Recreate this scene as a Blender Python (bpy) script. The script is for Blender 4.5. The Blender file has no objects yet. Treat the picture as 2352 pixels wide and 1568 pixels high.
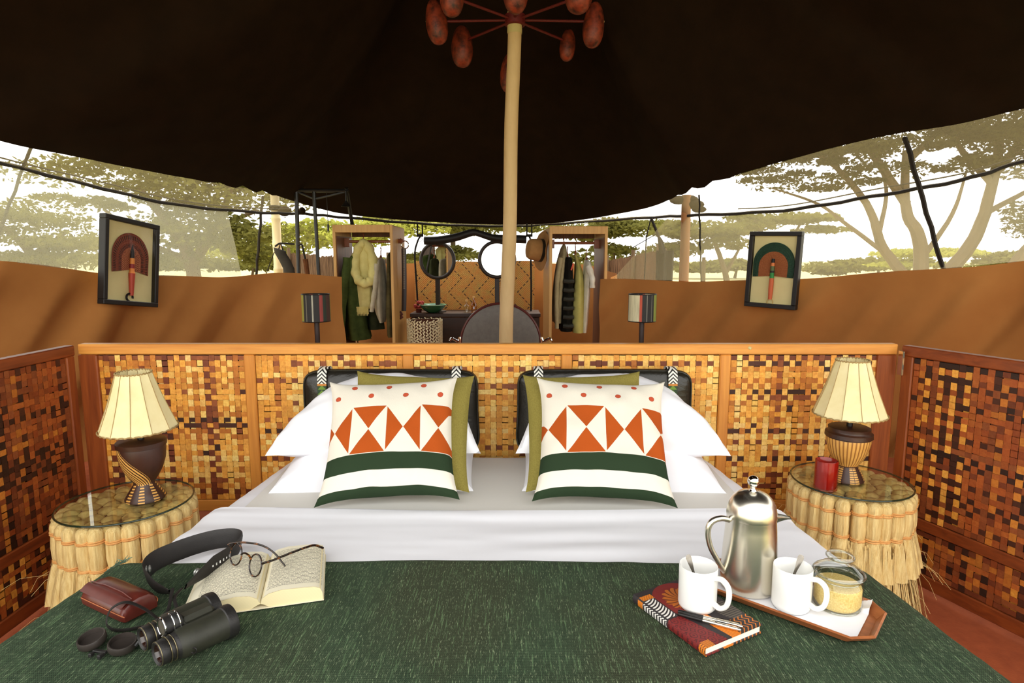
import bpy, math, random
from mathutils import Vector, Matrix, Euler
random.seed(7)
PI = math.pi
S = bpy.context.scene
COL = S.collection

# ------------------------------------------------------------------ camera, world, exposure
cam_d = bpy.data.cameras.new('camera')
cam = bpy.data.objects.new('camera', cam_d)
COL.objects.link(cam)
cam.location = (0, 0, 1.35)
cam.rotation_euler = (math.radians(90 - 7.7), 0, 0)
cam_d.sensor_width = 36.0
cam_d.lens = 36.0 * 1400 / 2352
cam_d.clip_start = 0.02
cam_d.clip_end = 500
S.camera = cam

world = bpy.data.worlds.new('world')
S.world = world
world.use_nodes = True
wn = world.node_tree
bgn = wn.nodes['Background']
bgn.inputs[0].default_value = (1.0, 0.985, 0.95, 1)
bgn.inputs[1].default_value = 2.5

sun_d = bpy.data.lights.new('hazy_sun', 'SUN')
sun_d.energy = 3.0
sun_d.angle = math.radians(12)
sun_d.color = (1.0, .95, .84)
sun = bpy.data.objects.new('hazy_sun', sun_d)
COL.objects.link(sun)
sun.rotation_euler = Vector((.25, .42, .87)).to_track_quat('Z', 'Y').to_euler()

S.view_settings.view_transform = 'Standard'
S.view_settings.look = 'None'
S.view_settings.gamma = 1.0
S.view_settings.use_curve_mapping = False
S.view_settings.exposure = 0.30


# ------------------------------------------------------------------ node maths
def lin(c):
    return tuple(((x / 255) / 12.92 if x <= 10 else ((x / 255 + 0.055) / 1.055) ** 2.4) for x in c)


class E:
    """a scalar socket with arithmetic that writes Math nodes"""
    def __init__(s, t, v):
        s.t, s.v = t, v

    def op(s, name, *others, clamp=False):
        n = s.t.nodes.new('ShaderNodeMath')
        n.operation = name
        n.use_clamp = clamp
        for i, a in enumerate((s,) + others):
            a = a.v if isinstance(a, E) else a
            if isinstance(a, (int, float)):
                n.inputs[i].default_value = a
            else:
                s.t.links.new(a, n.inputs[i])
        return E(s.t, n.outputs[0])

    def __add__(s, o): return s.op('ADD', o)
    __radd__ = __add__
    def __mul__(s, o): return s.op('MULTIPLY', o)
    __rmul__ = __mul__
    def __sub__(s, o): return s.op('SUBTRACT', o)
    def __rsub__(s, o): return (s * -1.0) + o
    def __truediv__(s, o): return s.op('DIVIDE', o)
    def __lt__(s, o): return s.op('LESS_THAN', o)
    def __gt__(s, o): return s.op('GREATER_THAN', o)
    def abs(s): return s.op('ABSOLUTE')
    def floor(s): return s.op('FLOOR')
    def frac(s): return s.op('FRACT')
    def mod(s, o): return s.op('FLOORED_MODULO', o)
    def sin(s): return s.op('SINE')
    def sqrt(s): return s.op('SQRT')
    def min(s, o): return s.op('MINIMUM', o)
    def max(s, o): return s.op('MAXIMUM', o)
    def atan2(s, o): return s.op('ARCTAN2', o)
    def inside(s, a, b): return (s > a) * (s < b)
    def sat(s): return s.op('ADD', 0.0, clamp=True)


def coords(t, kind='UV'):
    tc = t.nodes.new('ShaderNodeTexCoord')
    sp = t.nodes.new('ShaderNodeSeparateXYZ')
    t.links.new(tc.outputs[kind], sp.inputs[0])
    return E(t, sp.outputs[0]), E(t, sp.outputs[1]), E(t, sp.outputs[2])


def noise(t, scale=5, detail=3, rough=.55, stretch=(1, 1, 1), kind='Object', dist=0.0):
    tc = t.nodes.new('ShaderNodeTexCoord')
    mp = t.nodes.new('ShaderNodeMapping')
    mp.inputs['Scale'].default_value = stretch
    n = t.nodes.new('ShaderNodeTexNoise')
    n.inputs['Scale'].default_value = scale
    n.inputs['Detail'].default_value = detail
    n.inputs['Roughness'].default_value = rough
    n.inputs['Distortion'].default_value = dist
    t.links.new(tc.outputs[kind], mp.inputs[0])
    t.links.new(mp.outputs[0], n.inputs['Vector'])
    return E(t, n.outputs[0])


def colv(t, c):
    n = t.nodes.new('ShaderNodeRGB')
    n.outputs[0].default_value = (*c[:3], 1)
    return n.outputs[0]


def mix(t, fac, a, b, mode='MIX'):
    n = t.nodes.new('ShaderNodeMix')
    n.data_type = 'RGBA'
    n.blend_type = mode
    n.clamp_factor = True
    f = fac.v if isinstance(fac, E) else fac
    if isinstance(f, (int, float)):
        n.inputs[0].default_value = f
    else:
        t.links.new(f, n.inputs[0])
    for i, c in ((6, a), (7, b)):
        if isinstance(c, tuple):
            n.inputs[i].default_value = (*c[:3], 1)
        else:
            t.links.new(c, n.inputs[i])
    return n.outputs[2]


def bump(t, bsdf, h, strength=.3, dist=.004):
    n = t.nodes.new('ShaderNodeBump')
    n.inputs['Strength'].default_value = strength
    n.inputs['Distance'].default_value = dist
    t.links.new(h.v, n.inputs['Height'])
    t.links.new(n.outputs[0], bsdf.inputs['Normal'])


def newmat(name, rough=.6, metal=0.0, spec=.5):
    m = bpy.data.materials.new(name)
    m.use_nodes = True
    t = m.node_tree
    b = t.nodes['Principled BSDF']
    b.inputs['Roughness'].default_value = rough
    b.inputs['Metallic'].default_value = metal
    b.inputs['Specular IOR Level'].default_value = spec
    return m, t, b


def setcol(t, b, c):
    if isinstance(c, tuple):
        b.inputs['Base Color'].default_value = (*c[:3], 1)
    else:
        t.links.new(c, b.inputs['Base Color'])


def mat(name, c1, c2=None, rough=.6, metal=0.0, spec=.5, scale=8, detail=4, stretch=(1, 1, 1), bmp=0.0, bscale=None,
        bstretch=None, bdist=.003, contrast=1.0, attr=False, kind='Object', dist=0.0):
    """plain procedural surface: two sRGB colours mixed by noise, with a bump of its own"""
    m, t, b = newmat(name, rough, metal, spec)
    c1 = lin(c1)
    if c2 is not None:
        n = noise(t, scale, detail, .6, stretch, kind, dist)
        f = ((n - .5) * (2.2 * contrast) + .5).sat()
        col = mix(t, f, c1, lin(c2))
    else:
        col = c1
    if attr:
        a = t.nodes.new('ShaderNodeAttribute')
        a.attribute_name = 'Col'
        col = mix(t, 1.0, a.outputs[0], col if not isinstance(col, tuple) else colv(t, col), 'MULTIPLY')
    setcol(t, b, col)
    if bmp:
        bump(t, b, noise(t, bscale or scale * 6, 3, .6, bstretch or stretch, kind), bmp, bdist)
    return m


def thin_glass(name, tint=(.9, .95, .9), refl=.08, rough=.02):
    m = bpy.data.materials.new(name)
    m.use_nodes = True
    t = m.node_tree
    t.nodes.clear()
    o = t.nodes.new('ShaderNodeOutputMaterial')
    tr = t.nodes.new('ShaderNodeBsdfTransparent')
    tr.inputs[0].default_value = (*tint, 1)
    gl = t.nodes.new('ShaderNodeBsdfGlossy')
    gl.inputs['Roughness'].default_value = rough
    lw = t.nodes.new('ShaderNodeLayerWeight')
    lw.inputs[0].default_value = .5
    fc = E(t, lw.outputs['Facing'])
    f = (fc * fc * fc * fc * .6 + refl).sat()
    mx = t.nodes.new('ShaderNodeMixShader')
    t.links.new(f.v, mx.inputs[0])
    t.links.new(tr.outputs[0], mx.inputs[1])
    t.links.new(gl.outputs[0], mx.inputs[2])
    t.links.new(mx.outputs[0], o.inputs[0])
    return m


def net_mat(name, open_, c, trans=.5):
    """woven mosquito gauze: part open, part pale thread that also lets light through"""
    m = bpy.data.materials.new(name)
    m.use_nodes = True
    t = m.node_tree
    t.nodes.clear()
    o = t.nodes.new('ShaderNodeOutputMaterial')
    tr = t.nodes.new('ShaderNodeBsdfTransparent')
    df = t.nodes.new('ShaderNodeBsdfDiffuse')
    tl = t.nodes.new('ShaderNodeBsdfTranslucent')
    n = noise(t, 260, 2, .7)
    col = mix(t, n, tuple(x * .75 for x in lin(c)), lin(c))
    t.links.new(col, df.inputs[0])
    t.links.new(col, tl.inputs[0])
    m1 = t.nodes.new('ShaderNodeMixShader')
    m1.inputs[0].default_value = trans
    t.links.new(df.outputs[0], m1.inputs[1])
    t.links.new(tl.outputs[0], m1.inputs[2])
    m2 = t.nodes.new('ShaderNodeMixShader')
    f = ((noise(t, 120, 2, .6) - .5) * .25 + (1 - open_)).sat()
    t.links.new(f.v, m2.inputs[0])
    t.links.new(tr.outputs[0], m2.inputs[1])
    t.links.new(m1.outputs[0], m2.inputs[2])
    t.links.new(m2.outputs[0], o.inputs[0])
    return m


# ------------------------------------------------------------------ mesh builder
class MB:
    def __init__(s):
        s.v, s.f, s.c, s.uv = [], [], [], {}

    def add(s, vs, fs, col=None, uvs=None):
        o = len(s.v)
        s.v += [tuple(p) for p in vs]
        if uvs:
            for i, u in enumerate(uvs):
                s.uv[o + i] = u
        for f in fs:
            s.f.append(tuple(i + o for i in f))
            s.c.append(col)
        return s

    def box(s, c, d, rot=None, col=None, bev=0.0):
        x, y, z = d[0] / 2, d[1] / 2, d[2] / 2
        M = Euler(rot).to_matrix() if rot is not None else Matrix.Identity(3)
        c = Vector(c)
        if bev <= 0:
            vs = [Vector((sx * x, sy * y, sz * z)) for sx in (-1, 1) for sy in (-1, 1) for sz in (-1, 1)]
            fs = [(0, 1, 3, 2), (4, 6, 7, 5), (0, 4, 5, 1), (2, 3, 7, 6), (0, 2, 6, 4), (1, 5, 7, 3)]
        else:
            # chamfered box: every face inset, joined along edges and corners
            vs, idx = [], {}
            for sx in (-1, 1):
                for sy in (-1, 1):
                    for sz in (-1, 1):
                        for a in range(3):
                            p = [sx * (x - bev), sy * (y - bev), sz * (z - bev)]
                            p[a] = (sx * x, sy * y, sz * z)[a]
                            idx[(sx, sy, sz, a)] = len(vs)
                            vs.append(Vector(p))
            fs = []
            for a in range(3):
                b_, c_ = (a + 1) % 3, (a + 2) % 3
                for sg in (-1, 1):
                    ring = []
                    for u, w in ((-1, -1), (1, -1), (1, 1), (-1, 1)):
                        k = [0, 0, 0]
                        k[a], k[b_], k[c_] = sg, u, w
                        ring.append(idx[(*k, a)])
                    fs.append(tuple(ring if sg > 0 else ring[::-1]))
                for u in (-1, 1):
                    for w in (-1, 1):
                        k0, k1 = [0, 0, 0], [0, 0, 0]
                        k0[a], k1[a] = -1, 1
                        for k in (k0, k1):
                            k[b_], k[c_] = u, w
                        q = (idx[(*k0, b_)], idx[(*k1, b_)], idx[(*k1, c_)], idx[(*k0, c_)])
                        fs.append(q if u * w > 0 else q[::-1])
            for sx in (-1, 1):
                for sy in (-1, 1):
                    for sz in (-1, 1):
                        q = tuple(idx[(sx, sy, sz, a)] for a in range(3))
                        fs.append(q if sx * sy * sz > 0 else q[::-1])
        return s.add([M @ p + c for p in vs], fs, col)

    def tube(s, path, r, n=8, col=None, caps=True, flat=1.0, up=None):
        path = [Vector(p) for p in path]
        rs = r if isinstance(r, (list, tuple)) else [r] * len(path)
        vs, fs = [], []
        prev = None
        for i, p in enumerate(path):
            d = (path[min(i + 1, len(path) - 1)] - path[max(i - 1, 0)])
            d = d.normalized() if d.length > 1e-9 else Vector((0, 0, 1))
            if prev is None:
                a = Vector(up) if up else (Vector((0, 0, 1)) if abs(d.z) < .9 else Vector((1, 0, 0)))
            else:
                a = prev
            a = a - d * a.dot(d)
            a = a.normalized() if a.length > 1e-6 else d.orthogonal().normalized()
            prev = a
            b = d.cross(a)
            for k in range(n):
                th = 2 * PI * k / n
                vs.append(p + (a * math.cos(th) * flat + b * math.sin(th)) * rs[i])
        m = len(path)
        for i in range(m - 1):
            for k in range(n):
                k2 = (k + 1) % n
                fs.append((i * n + k, i * n + k2, (i + 1) * n + k2, (i + 1) * n + k))
        if caps:
            fs.append(tuple(range(n))[::-1])
            fs.append(tuple((m - 1) * n + k for k in range(n)))
        return s.add(vs, fs, col)

    def lathe(s, prof, n=24, c=(0, 0, 0), col=None, a0=0.0, M=None, caps=False):
        vs, fs = [], []
        for (r, z) in prof:
            for k in range(n):
                th = a0 + 2 * PI * k / n
                vs.append(Vector((r * math.cos(th), r * math.sin(th), z)))
        m = len(prof)
        for i in range(m - 1):
            for k in range(n):
                k2 = (k + 1) % n
                fs.append((i * n + k, i * n + k2, (i + 1) * n + k2, (i + 1) * n + k))
        if caps:
            fs.append(tuple(range(n))[::-1])
            fs.append(tuple((m - 1) * n + k for k in range(n)))
        c = Vector(c)
        if M is not None:
            vs = [M @ v for v in vs]
        return s.add([v + c for v in vs], fs, col)

    def torus(s, R, r, c=(0, 0, 0), M=None, n=24, k=8, sx=1.0, sy=1.0, a0=0.0, a1=2 * PI, col=None):
        full = abs(a1 - a0 - 2 * PI) < 1e-6
        pts = [Vector((R * sx * math.cos(a0 + (a1 - a0) * i / n), R * sy * math.sin(a0 + (a1 - a0) * i / n), 0)) for i in range(n + (0 if full else 1))]
        vs, fs = [], []
        for i, p in enumerate(pts):
            d = p.normalized()
            for j in range(k):
                th = 2 * PI * j / k
                vs.append(p + d * r * math.cos(th) + Vector((0, 0, r * math.sin(th))))
        L = len(pts)
        for i in range(L if full else L - 1):
            i2 = (i + 1) % L
            for j in range(k):
                j2 = (j + 1) % k
                fs.append((i * k + j, i2 * k + j, i2 * k + j2, i * k + j2))
        if M is not None:
            vs = [M @ v for v in vs]
        c = Vector(c)
        return s.add([v + c for v in vs], fs, col)

    def grid(s, fn, nu, nv, col=None, flip=False, closed=False):
        vs, uvs, fs = [], [], []
        for j in range(nv + 1):
            for i in range(nu + 1):
                u, v = i / nu, j / nv
                vs.append(fn(u, v))
                uvs.append((u, v))
        w = nu + 1
        for j in range(nv):
            for i in range(nu):
                q = (j * w + i, j * w + i + 1, (j + 1) * w + i + 1, (j + 1) * w + i)
                fs.append(q[::-1] if flip else q)
        return s.add(vs, fs, col, uvs)

    def ball(s, c, r, n=12, m=8, sc=(1, 1, 1), col=None, M=None):
        prof = [(max(1e-4, r * math.sin(PI * i / m)), -r * math.cos(PI * i / m)) for i in range(m + 1)]
        Sm = Matrix.Diagonal(sc)
        if M is not None:
            Sm = M @ Sm
        return s.lathe(prof, n, c, col, M=Sm)

    def prism(s, pts, z0, z1, M=None, c=(0, 0, 0), col=None):
        n = len(pts)
        vs = [Vector((p[0], p[1], z0)) for p in pts] + [Vector((p[0], p[1], z1)) for p in pts]
        fs = [tuple(range(n))[::-1], tuple(range(n, 2 * n))] + [(i, (i + 1) % n, n + (i + 1) % n, n + i) for i in range(n)]
        if M is not None:
            vs = [M @ v for v in vs]
        c = Vector(c)
        return s.add([v + c for v in vs], fs, col)

    def mesh(s, name, m, smooth=True):
        me = bpy.data.meshes.new(name)
        me.from_pydata(s.v, [], s.f)
        me.materials.append(m)
        if any(c is not None for c in s.c):
            a = me.attributes.new('Col', 'FLOAT_COLOR', 'CORNER')
            dat = []
            for poly, c in zip(me.polygons, s.c):
                dat += list((*(c or (1, 1, 1)), 1)) * poly.loop_total
            a.data.foreach_set('color', dat)
        if s.uv:
            ul = me.uv_layers.new(name='UVMap')
            idx = [0] * len(me.loops)
            me.loops.foreach_get('vertex_index', idx)
            d = []
            for i in idx:
                d += list(s.uv.get(i, (0, 0)))
            ul.data.foreach_set('uv', d)
        if smooth:
            me.polygons.foreach_set('use_smooth', [True] * len(me.polygons))
            try:
                me.set_sharp_from_angle(angle=math.radians(40 if smooth is True else smooth))
            except Exception:
                pass
        me.update()
        return me

    def build(s, name, m, parent=None, smooth=True, world=False, kind=None, label=None):
        if world and parent is not None:
            o_ = parent
            off = Vector((0, 0, 0))
            while o_ is not None:
                off += o_.location
                o_ = o_.parent
            s.v = [tuple(Vector(p) - off) for p in s.v]
        o = bpy.data.objects.new(name, s.mesh(name, m, smooth))
        COL.objects.link(o)
        if parent is not None:
            o.parent = parent
        if kind:
            o['kind'] = kind
        if label:
            o['label'] = label
        return o


def tag(o, label, cat, group=None, kind=None):
    o['label'] = label
    o['category'] = cat
    if group:
        o['group'] = group
    if kind:
        o['kind'] = kind
    return o


def empty(name, loc=(0, 0, 0), rz=0.0, label=None, cat=None, group=None):
    o = bpy.data.objects.new(name, None)
    COL.objects.link(o)
    o.location = loc
    o.rotation_euler = (0, 0, rz)
    o.empty_display_size = .05
    if label:
        tag(o, label, cat, group)
    return o


def copy_tree(o, parent=None):
    c = o.copy()
    COL.objects.link(c)
    c.parent = parent
    for ch in list(o.children):
        copy_tree(ch, c)
    return c


def struct(o):
    o['kind'] = 'structure'
    return o


def spline(pts, n=8):
    """Catmull-Rom through pts"""
    P = [Vector(p) for p in pts]
    P = [2 * P[0] - P[1]] + P + [2 * P[-1] - P[-2]]
    out = []
    for i in range(1, len(P) - 2):
        for k in range(n):
            t = k / n
            a, b, c, d = P[i - 1], P[i], P[i + 1], P[i + 2]
            out.append(.5 * ((2 * b) + (c - a) * t + (2 * a - 5 * b + 4 * c - d) * t * t + (3 * b - a - 3 * c + d) * t ** 3))
    out.append(P[-2])
    return out


def curve_at(pts, u):
    """point at fraction u of a polyline"""
    L = [0]
    for a, b in zip(pts, pts[1:]):
        L.append(L[-1] + (b - a).length)
    s_ = u * L[-1]
    for i in range(len(pts) - 1):
        if s_ <= L[i + 1] or i == len(pts) - 2:
            k = (s_ - L[i]) / max(1e-9, L[i + 1] - L[i])
            return pts[i].lerp(pts[i + 1], min(1, max(0, k)))


# cheap value noise for geometry
_pr = random.Random(3)
_tab = [[_pr.random() for _ in range(64)] for _ in range(64)]


def vn(x, y):
    xi, yi = math.floor(x), math.floor(y)
    fx, fy = x - xi, y - yi
    fx, fy = fx * fx * (3 - 2 * fx), fy * fy * (3 - 2 * fy)
    g = lambda a, b: _tab[a % 64][b % 64]
    return (g(xi, yi) * (1 - fx) + g(xi + 1, yi) * fx) * (1 - fy) + (g(xi, yi + 1) * (1 - fx) + g(xi + 1, yi + 1) * fx) * fy - .5


# ------------------------------------------------------------------ shared materials
M_wood = mat('teak', (232, 164, 74), (200, 124, 50), rough=.42, scale=5, stretch=(.6, 6, 9), bmp=.08, contrast=.9, dist=.6)
M_woodv = mat('teak upright', (226, 154, 66), (194, 118, 46), rough=.42, scale=5, stretch=(9, 6, .6), bmp=.08, contrast=.9, dist=.6)
M_wood_dark = mat('red teak', (148, 72, 30), (104, 44, 18), rough=.4, scale=5, stretch=(6, .8, 9), bmp=.08, dist=.6)
M_wood_darkv = mat('red teak upright', (160, 82, 34), (116, 52, 20), rough=.4, scale=5, stretch=(9, 6, .6), bmp=.08, dist=.6)
M_leaf = mat('banana bark strip', (255, 255, 255), (226, 200, 176), rough=.55, scale=90, detail=5, contrast=1.1, attr=True, bmp=.25, bscale=160)
M_weave_back = mat('dark backing', (30, 14, 8), rough=.9)
M_white = mat('white cotton', (240, 240, 245), rough=.85, spec=.2, bmp=.1, bscale=500, bdist=.0005)
M_ceramic = mat('white glazed ceramic', (245, 244, 240), (238, 238, 234), rough=.12, scale=3)
M_steel = mat('brushed steel', (240, 235, 222), (222, 215, 198), rough=.27, metal=1.0, scale=12, stretch=(1, 1, .1))
M_chrome = mat('chrome', (225, 225, 225), rough=.08, metal=1.0)
M_black = mat('black metal', (16, 14, 12), (24, 20, 17), rough=.45, scale=30)
M_blackrub = mat('black rubber', (24, 23, 23), (36, 33, 31), rough=.5, scale=120, bmp=.2, bscale=300)
M_rope = mat('dark rope', (20, 16, 12), (36, 28, 20), rough=.9, scale=80, bmp=.5, bscale=200)

# ================================================================== THE TENT
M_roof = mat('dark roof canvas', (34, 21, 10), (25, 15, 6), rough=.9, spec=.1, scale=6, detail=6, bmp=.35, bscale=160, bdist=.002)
M_wall = mat('brown canvas', (172, 116, 61), (162, 107, 55), rough=.9, spec=.15, scale=4, bmp=.2, bscale=400, bdist=.001)
M_net_l = net_mat('pale mosquito gauze', .56, (206, 202, 176))
M_net_r = net_mat('open mosquito gauze', .66, (214, 204, 170))
M_net_t = net_mat('dark crinkled gauze', .58, (128, 116, 84))
M_floor = mat('red earth matting', (176, 88, 46), (150, 70, 34), rough=.9, scale=20, detail=6, bmp=.3)
M_ground = mat('dry ground', (196, 178, 130), (150, 150, 92), rough=1, scale=.6, detail=8)

line_pts = [(-3.70, 1.0, 2.2), (-3.55, 2.2, 2.12), (-3.27, 3.22, 2.02), (-3.0, 3.68, 1.91), (-2.82, 4.15, 1.84), (-2.55, 4.7, 1.76), (-2.18, 5.4, 1.75), (-1.97, 5.91, 1.775), (-1.67, 6.31, 1.765), (-.83, 6.71, 1.72), (0, 6.91, 1.715), (.58, 6.71, 1.735), (1.28, 6.01, 1.745), (1.57, 5.3, 1.72), (2.09, 4.79, 1.72), (2.5, 4.35, 1.78), (2.82, 3.95, 1.84), (3.06, 3.75, 1.93), (3.26, 3.22, 2.02), (3.55, 2.2, 2.12), (3.70, 1.0, 2.2)]
edge_pts = [(.02, .05, 3.3), (-1.2, .08, 3.25), (-2.2, .2, 3.05), (-3.05, .45, 2.75), (-3.45, 1.0, 2.35), (-3.3, 2.0, 2.2), (-3.06, 3.02, 2.08), (-2.77, 3.42, 1.98), (-2.61, 3.87, 1.96), (-2.38, 4.42, 1.93), (-2.06, 5.12, 1.9), (-1.96, 5.88, 1.86), (-1.67, 6.32, 1.80), (-.83, 6.69, 1.742), (0, 6.89, 1.73), (.58, 6.66, 1.745), (1.24, 5.82, 1.82), (1.47, 4.97, 1.91), (1.94, 4.48, 2.04), (2.32, 4.09, 2.12), (2.6, 3.69, 2.13), (2.81, 3.49, 2.17), (3.0, 2.99, 2.17), (3.3, 2.0, 2.2), (3.45, 1.0, 2.35), (3.05, .45, 2.75), (2.2, .2, 3.05), (1.2, .08, 3.25), (.0, .05, 3.3)]
brown_l = [(-3.72, 1.0, 1.5), (-3.55, 2.2, 1.45), (-3.27, 3.14, 1.4), (-3.0, 3.6, 1.34), (-2.82, 4.08, 1.27), (-2.69, 4.52, 1.23), (-2.37, 4.93, 1.21), (-1.97, 5.18, 1.23), (-1.5, 5.40, 1.20)]
brown_r = [(.80, 5.55, 1.17), (1.15, 5.36, 1.17), (1.69, 5.02, 1.17), (2.06, 4.64, 1.2), (2.47, 4.22, 1.25), (2.82, 3.88, 1.3), (3.06, 3.67, 1.34), (3.26, 3.14, 1.4), (3.55, 2.2, 1.45), (3.72, 1.0, 1.5)]
LINE = spline(line_pts, 6)
EDGE = spline(edge_pts, 6)
PEAK = Vector((.03, 4.2, 4.35))

# roof: canvas from the eave line up to the peak of the centre pole, sagging between
NU, NV = 320, 70


def u_near(P, q):
    L = [0]
    for a, b in zip(P, P[1:]):
        L.append(L[-1] + (b - a).length)
    i = min(range(len(P)), key=lambda i: (P[i] - Vector(q)).length)
    return L[i] / L[-1]


UPL, UPR = u_near(EDGE, (-2.1, 5.0, 1.9)), u_near(EDGE, (1.47, 4.97, 1.9))


def roof_fn(u, v):
    e = curve_at(EDGE, u)
    t = v
    p = e.lerp(PEAK, t)
    sag = math.sin(PI * min(1, t)) * .30
    p.z -= sag * (.75 + .25 * math.cos(u * 40))
    # creases running from the pole heads and gathered along the eave
    fall = (1 - t) ** 2
    p.z += min(1, t * 5 + .12) * .034 * vn(u * 60 + t * 12, t * 5) * (.3 + fall) + min(1, t * 5 + .12) * .022 * vn(u * 170 - t * 40, t * 9) * fall
    for uc, w in ((UPL, .016), (UPR, .016)):
        k = (u - uc) / (w * (.5 + .8 * t))
        if abs(k) < 3:
            p.z -= .07 * math.exp(-k * k) * math.sin(PI * min(1, t * 1.1)) + .02 * math.sin(k * 5) * math.exp(-k * k * .4) * (1 - t)
    return p


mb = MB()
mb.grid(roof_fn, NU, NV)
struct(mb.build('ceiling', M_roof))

# gathered gauze strip that joins the roof canvas to the cord
mb = MB()


EAVE = spline(edge_pts[4:-4], 6)


def strip_fn(u, v):
    e, l = curve_at(EAVE, u), curve_at(LINE, u)
    p = e.lerp(l, v)
    p.z += (.022 * vn(u * 260 + v * 8, v * 2) + .012 * vn(u * 520 - v * 14, 1)) * math.sin(PI * v) * min(1, (e - l).length * 8)
    return p


mb.grid(strip_fn, 420, 5)
struct(mb.build('wall_gauze_eave', M_net_t))


def canvas_wall(name, pts, zmin, amp, k0):
    C = spline(pts, 8)
    mb = MB()

    def fn(u, v):
        p = curve_at(C, u).copy()
        nrm = Vector((p.x, p.y - 3.0, 0)).normalized()
        z = p.z + (zmin - p.z) * v
        s_ = u * 6.0
        # soft drapes that lean with the drag of the guy lines
        lean = s_ + (p.z - z) * .75
        d = math.sin(lean * 7.3 + k0) * .35 + math.sin(lean * 13.1 + 1.3 + k0) * .3 + vn(lean * 5.5, z * .8) * 1.1 + .25 * vn(lean * 14, z)
        q = p + nrm * (amp * d * min(1, v * 5 + .05))
        q.z = z + (.006 * math.sin(s_ * 6) if v == 0 else 0)
        return q
    mb.grid(fn, 260, 22)
    return struct(mb.build(name, M_wall))


canvas_wall('wall_left', brown_l, .0, .085, .4)
canvas_wall('wall_right', brown_r, .0, .085, 2.0)

# low canvas around the bathing annex
brown_b = [(-1.5, 5.9, 1.20), (-1.66, 6.6, 1.28), (-1.4, 7.25, 1.30), (-.6, 7.42, 1.31), (.2, 7.42, 1.31), (.85, 7.2, 1.28), (1.08, 6.4, 1.2), (.95, 5.9, 1.18)]
canvas_wall('wall_back', brown_b, .0, .012, 1.1)


def gauze(name, pts, m, u0, u1):
    """window gauze from the brown canvas up to the cord"""
    C = spline(pts, 8)
    mb = MB()

    def fn(u, v):
        uu = u0 + (u1 - u0) * u
        b = curve_at(C, uu)
        # nearest point of the cord in plan
        l = min(LINE, key=lambda q: (q.x - b.x) ** 2 + (q.y - b.y) ** 2)
        best = None
        for a, c in zip(LINE, LINE[1:]):
            ab = Vector((c.x - a.x, c.y - a.y)); ap = Vector((b.x - a.x, b.y - a.y))
            k = max(0, min(1, ap.dot(ab) / max(1e-9, ab.dot(ab))))
            q = a.lerp(c, k)
            dd = (q.x - b.x) ** 2 + (q.y - b.y) ** 2
            if best is None or dd < best[0]:
                best = (dd, q)
        l = best[1]
        p = b.lerp(l, v)
        nrm = Vector((p.x, p.y - 3, 0)).normalized()
        return p + nrm * (.03 * vn(uu * 20 + v * 3, v * 2 + 5) * math.sin(PI * v))
    mb.grid(fn, 70, 8)
    return struct(mb.build(name, m))


gauze('window_1', brown_l, M_net_l, 0.0, .845)
gauze('window_2', brown_r, M_net_r, .02, 1.0)

# cord along the head of the wall
mb = MB()
cord = [p + Vector((0, 0, .004 * math.sin(i * 1.7))) for i, p in enumerate(LINE)]
mb.tube(cord, .013, 6)
o = mb.build('ridge_cord', M_rope)
tag(o, 'thick black cord running round the head of the gauze wall', 'cord')
mb = MB()
mb.tube([curve_at(LINE, u) + Vector((0, 0, .035 + .006 * math.sin(u * 60))) for u in [i / 60 * .34 for i in range(61)]], .005, 5)
o = mb.build('ridge_cord', M_rope)
tag(o, 'thin dark line strung just above the thick cord on the left wall', 'cord')
mb = MB()
mb.tube([curve_at(LINE, u) + Vector((0, 0, .04 + .006 * math.sin(u * 60))) for u in [.69 + i / 60 * .31 for i in range(61)]], .005, 5)
o = mb.build('ridge_cord', M_rope)
tag(o, 'thin dark line strung just above the thick cord on the right wall', 'cord')

# guy ropes seen through the gauze
for k, (a, b, r, lab) in enumerate([
        ((-2.86, 3.75, 2.02), (-4.6, 4.65, 0.0), .009, 'straight guy rope slanting across the far left gauze'),
        ((-2.2, 5.5, 1.9), (-2.75, 6.2, 0.0), .012, 'dark guy rope beside the pale bamboo pole'),
        ((2.315, 3.72, 2.06), (3.54, 4.34, 0.0), .014, 'twisted black guy rope before the big forked tree'),
        ((1.50, 5.0, 1.86), (1.85, 5.75, 0.0), .007, 'thin black guy rope beside the brown pole')]):
    mb = MB()
    a, b = Vector(a), Vector(b)
    path = [a.lerp(b, i / 24) + Vector((.004 * math.sin(i * 2.4), .004 * math.cos(i * 2.4), 0)) for i in range(25)]
    mb.tube(path, r, 6)
    tag(mb.build('guy_rope', M_rope), lab, 'rope', 'guy ropes at the gauze')

# centre pole
M_pole = mat('cream pole canvas', (220, 188, 136), (204, 172, 120), rough=.8, scale=14, stretch=(1, 1, .3), bmp=.25, bscale=80)
M_collar = mat('pale pole collar', (206, 190, 128), (190, 172, 110), rough=.7, scale=20)
pole = empty('tent_pole', (-.06, 4.2, 0), 0, 'tall cream centre pole holding up the dark roof', 'pole')
mb = MB()
mb.tube([(-.06 + .075 * z / 2.85 + .004 * math.sin(z * 5), 4.2, z) for z in [i * 2.83 / 24 for i in range(25)]], [.050 - .006 * i / 24 for i in range(25)], 20)
mb.build('pole_shaft', M_pole, pole, world=True)
mb = MB()
mb.lathe([(.047, 2.80), (.049, 2.815), (.047, 2.87), (.050, 2.93), (.044, 2.945), (.038, 2.96), (.034, 4.33), (.001, 4.33)], 20, (.017, 4.2, 0))
mb.build('pole_collar', M_collar, pole, world=True)

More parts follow.
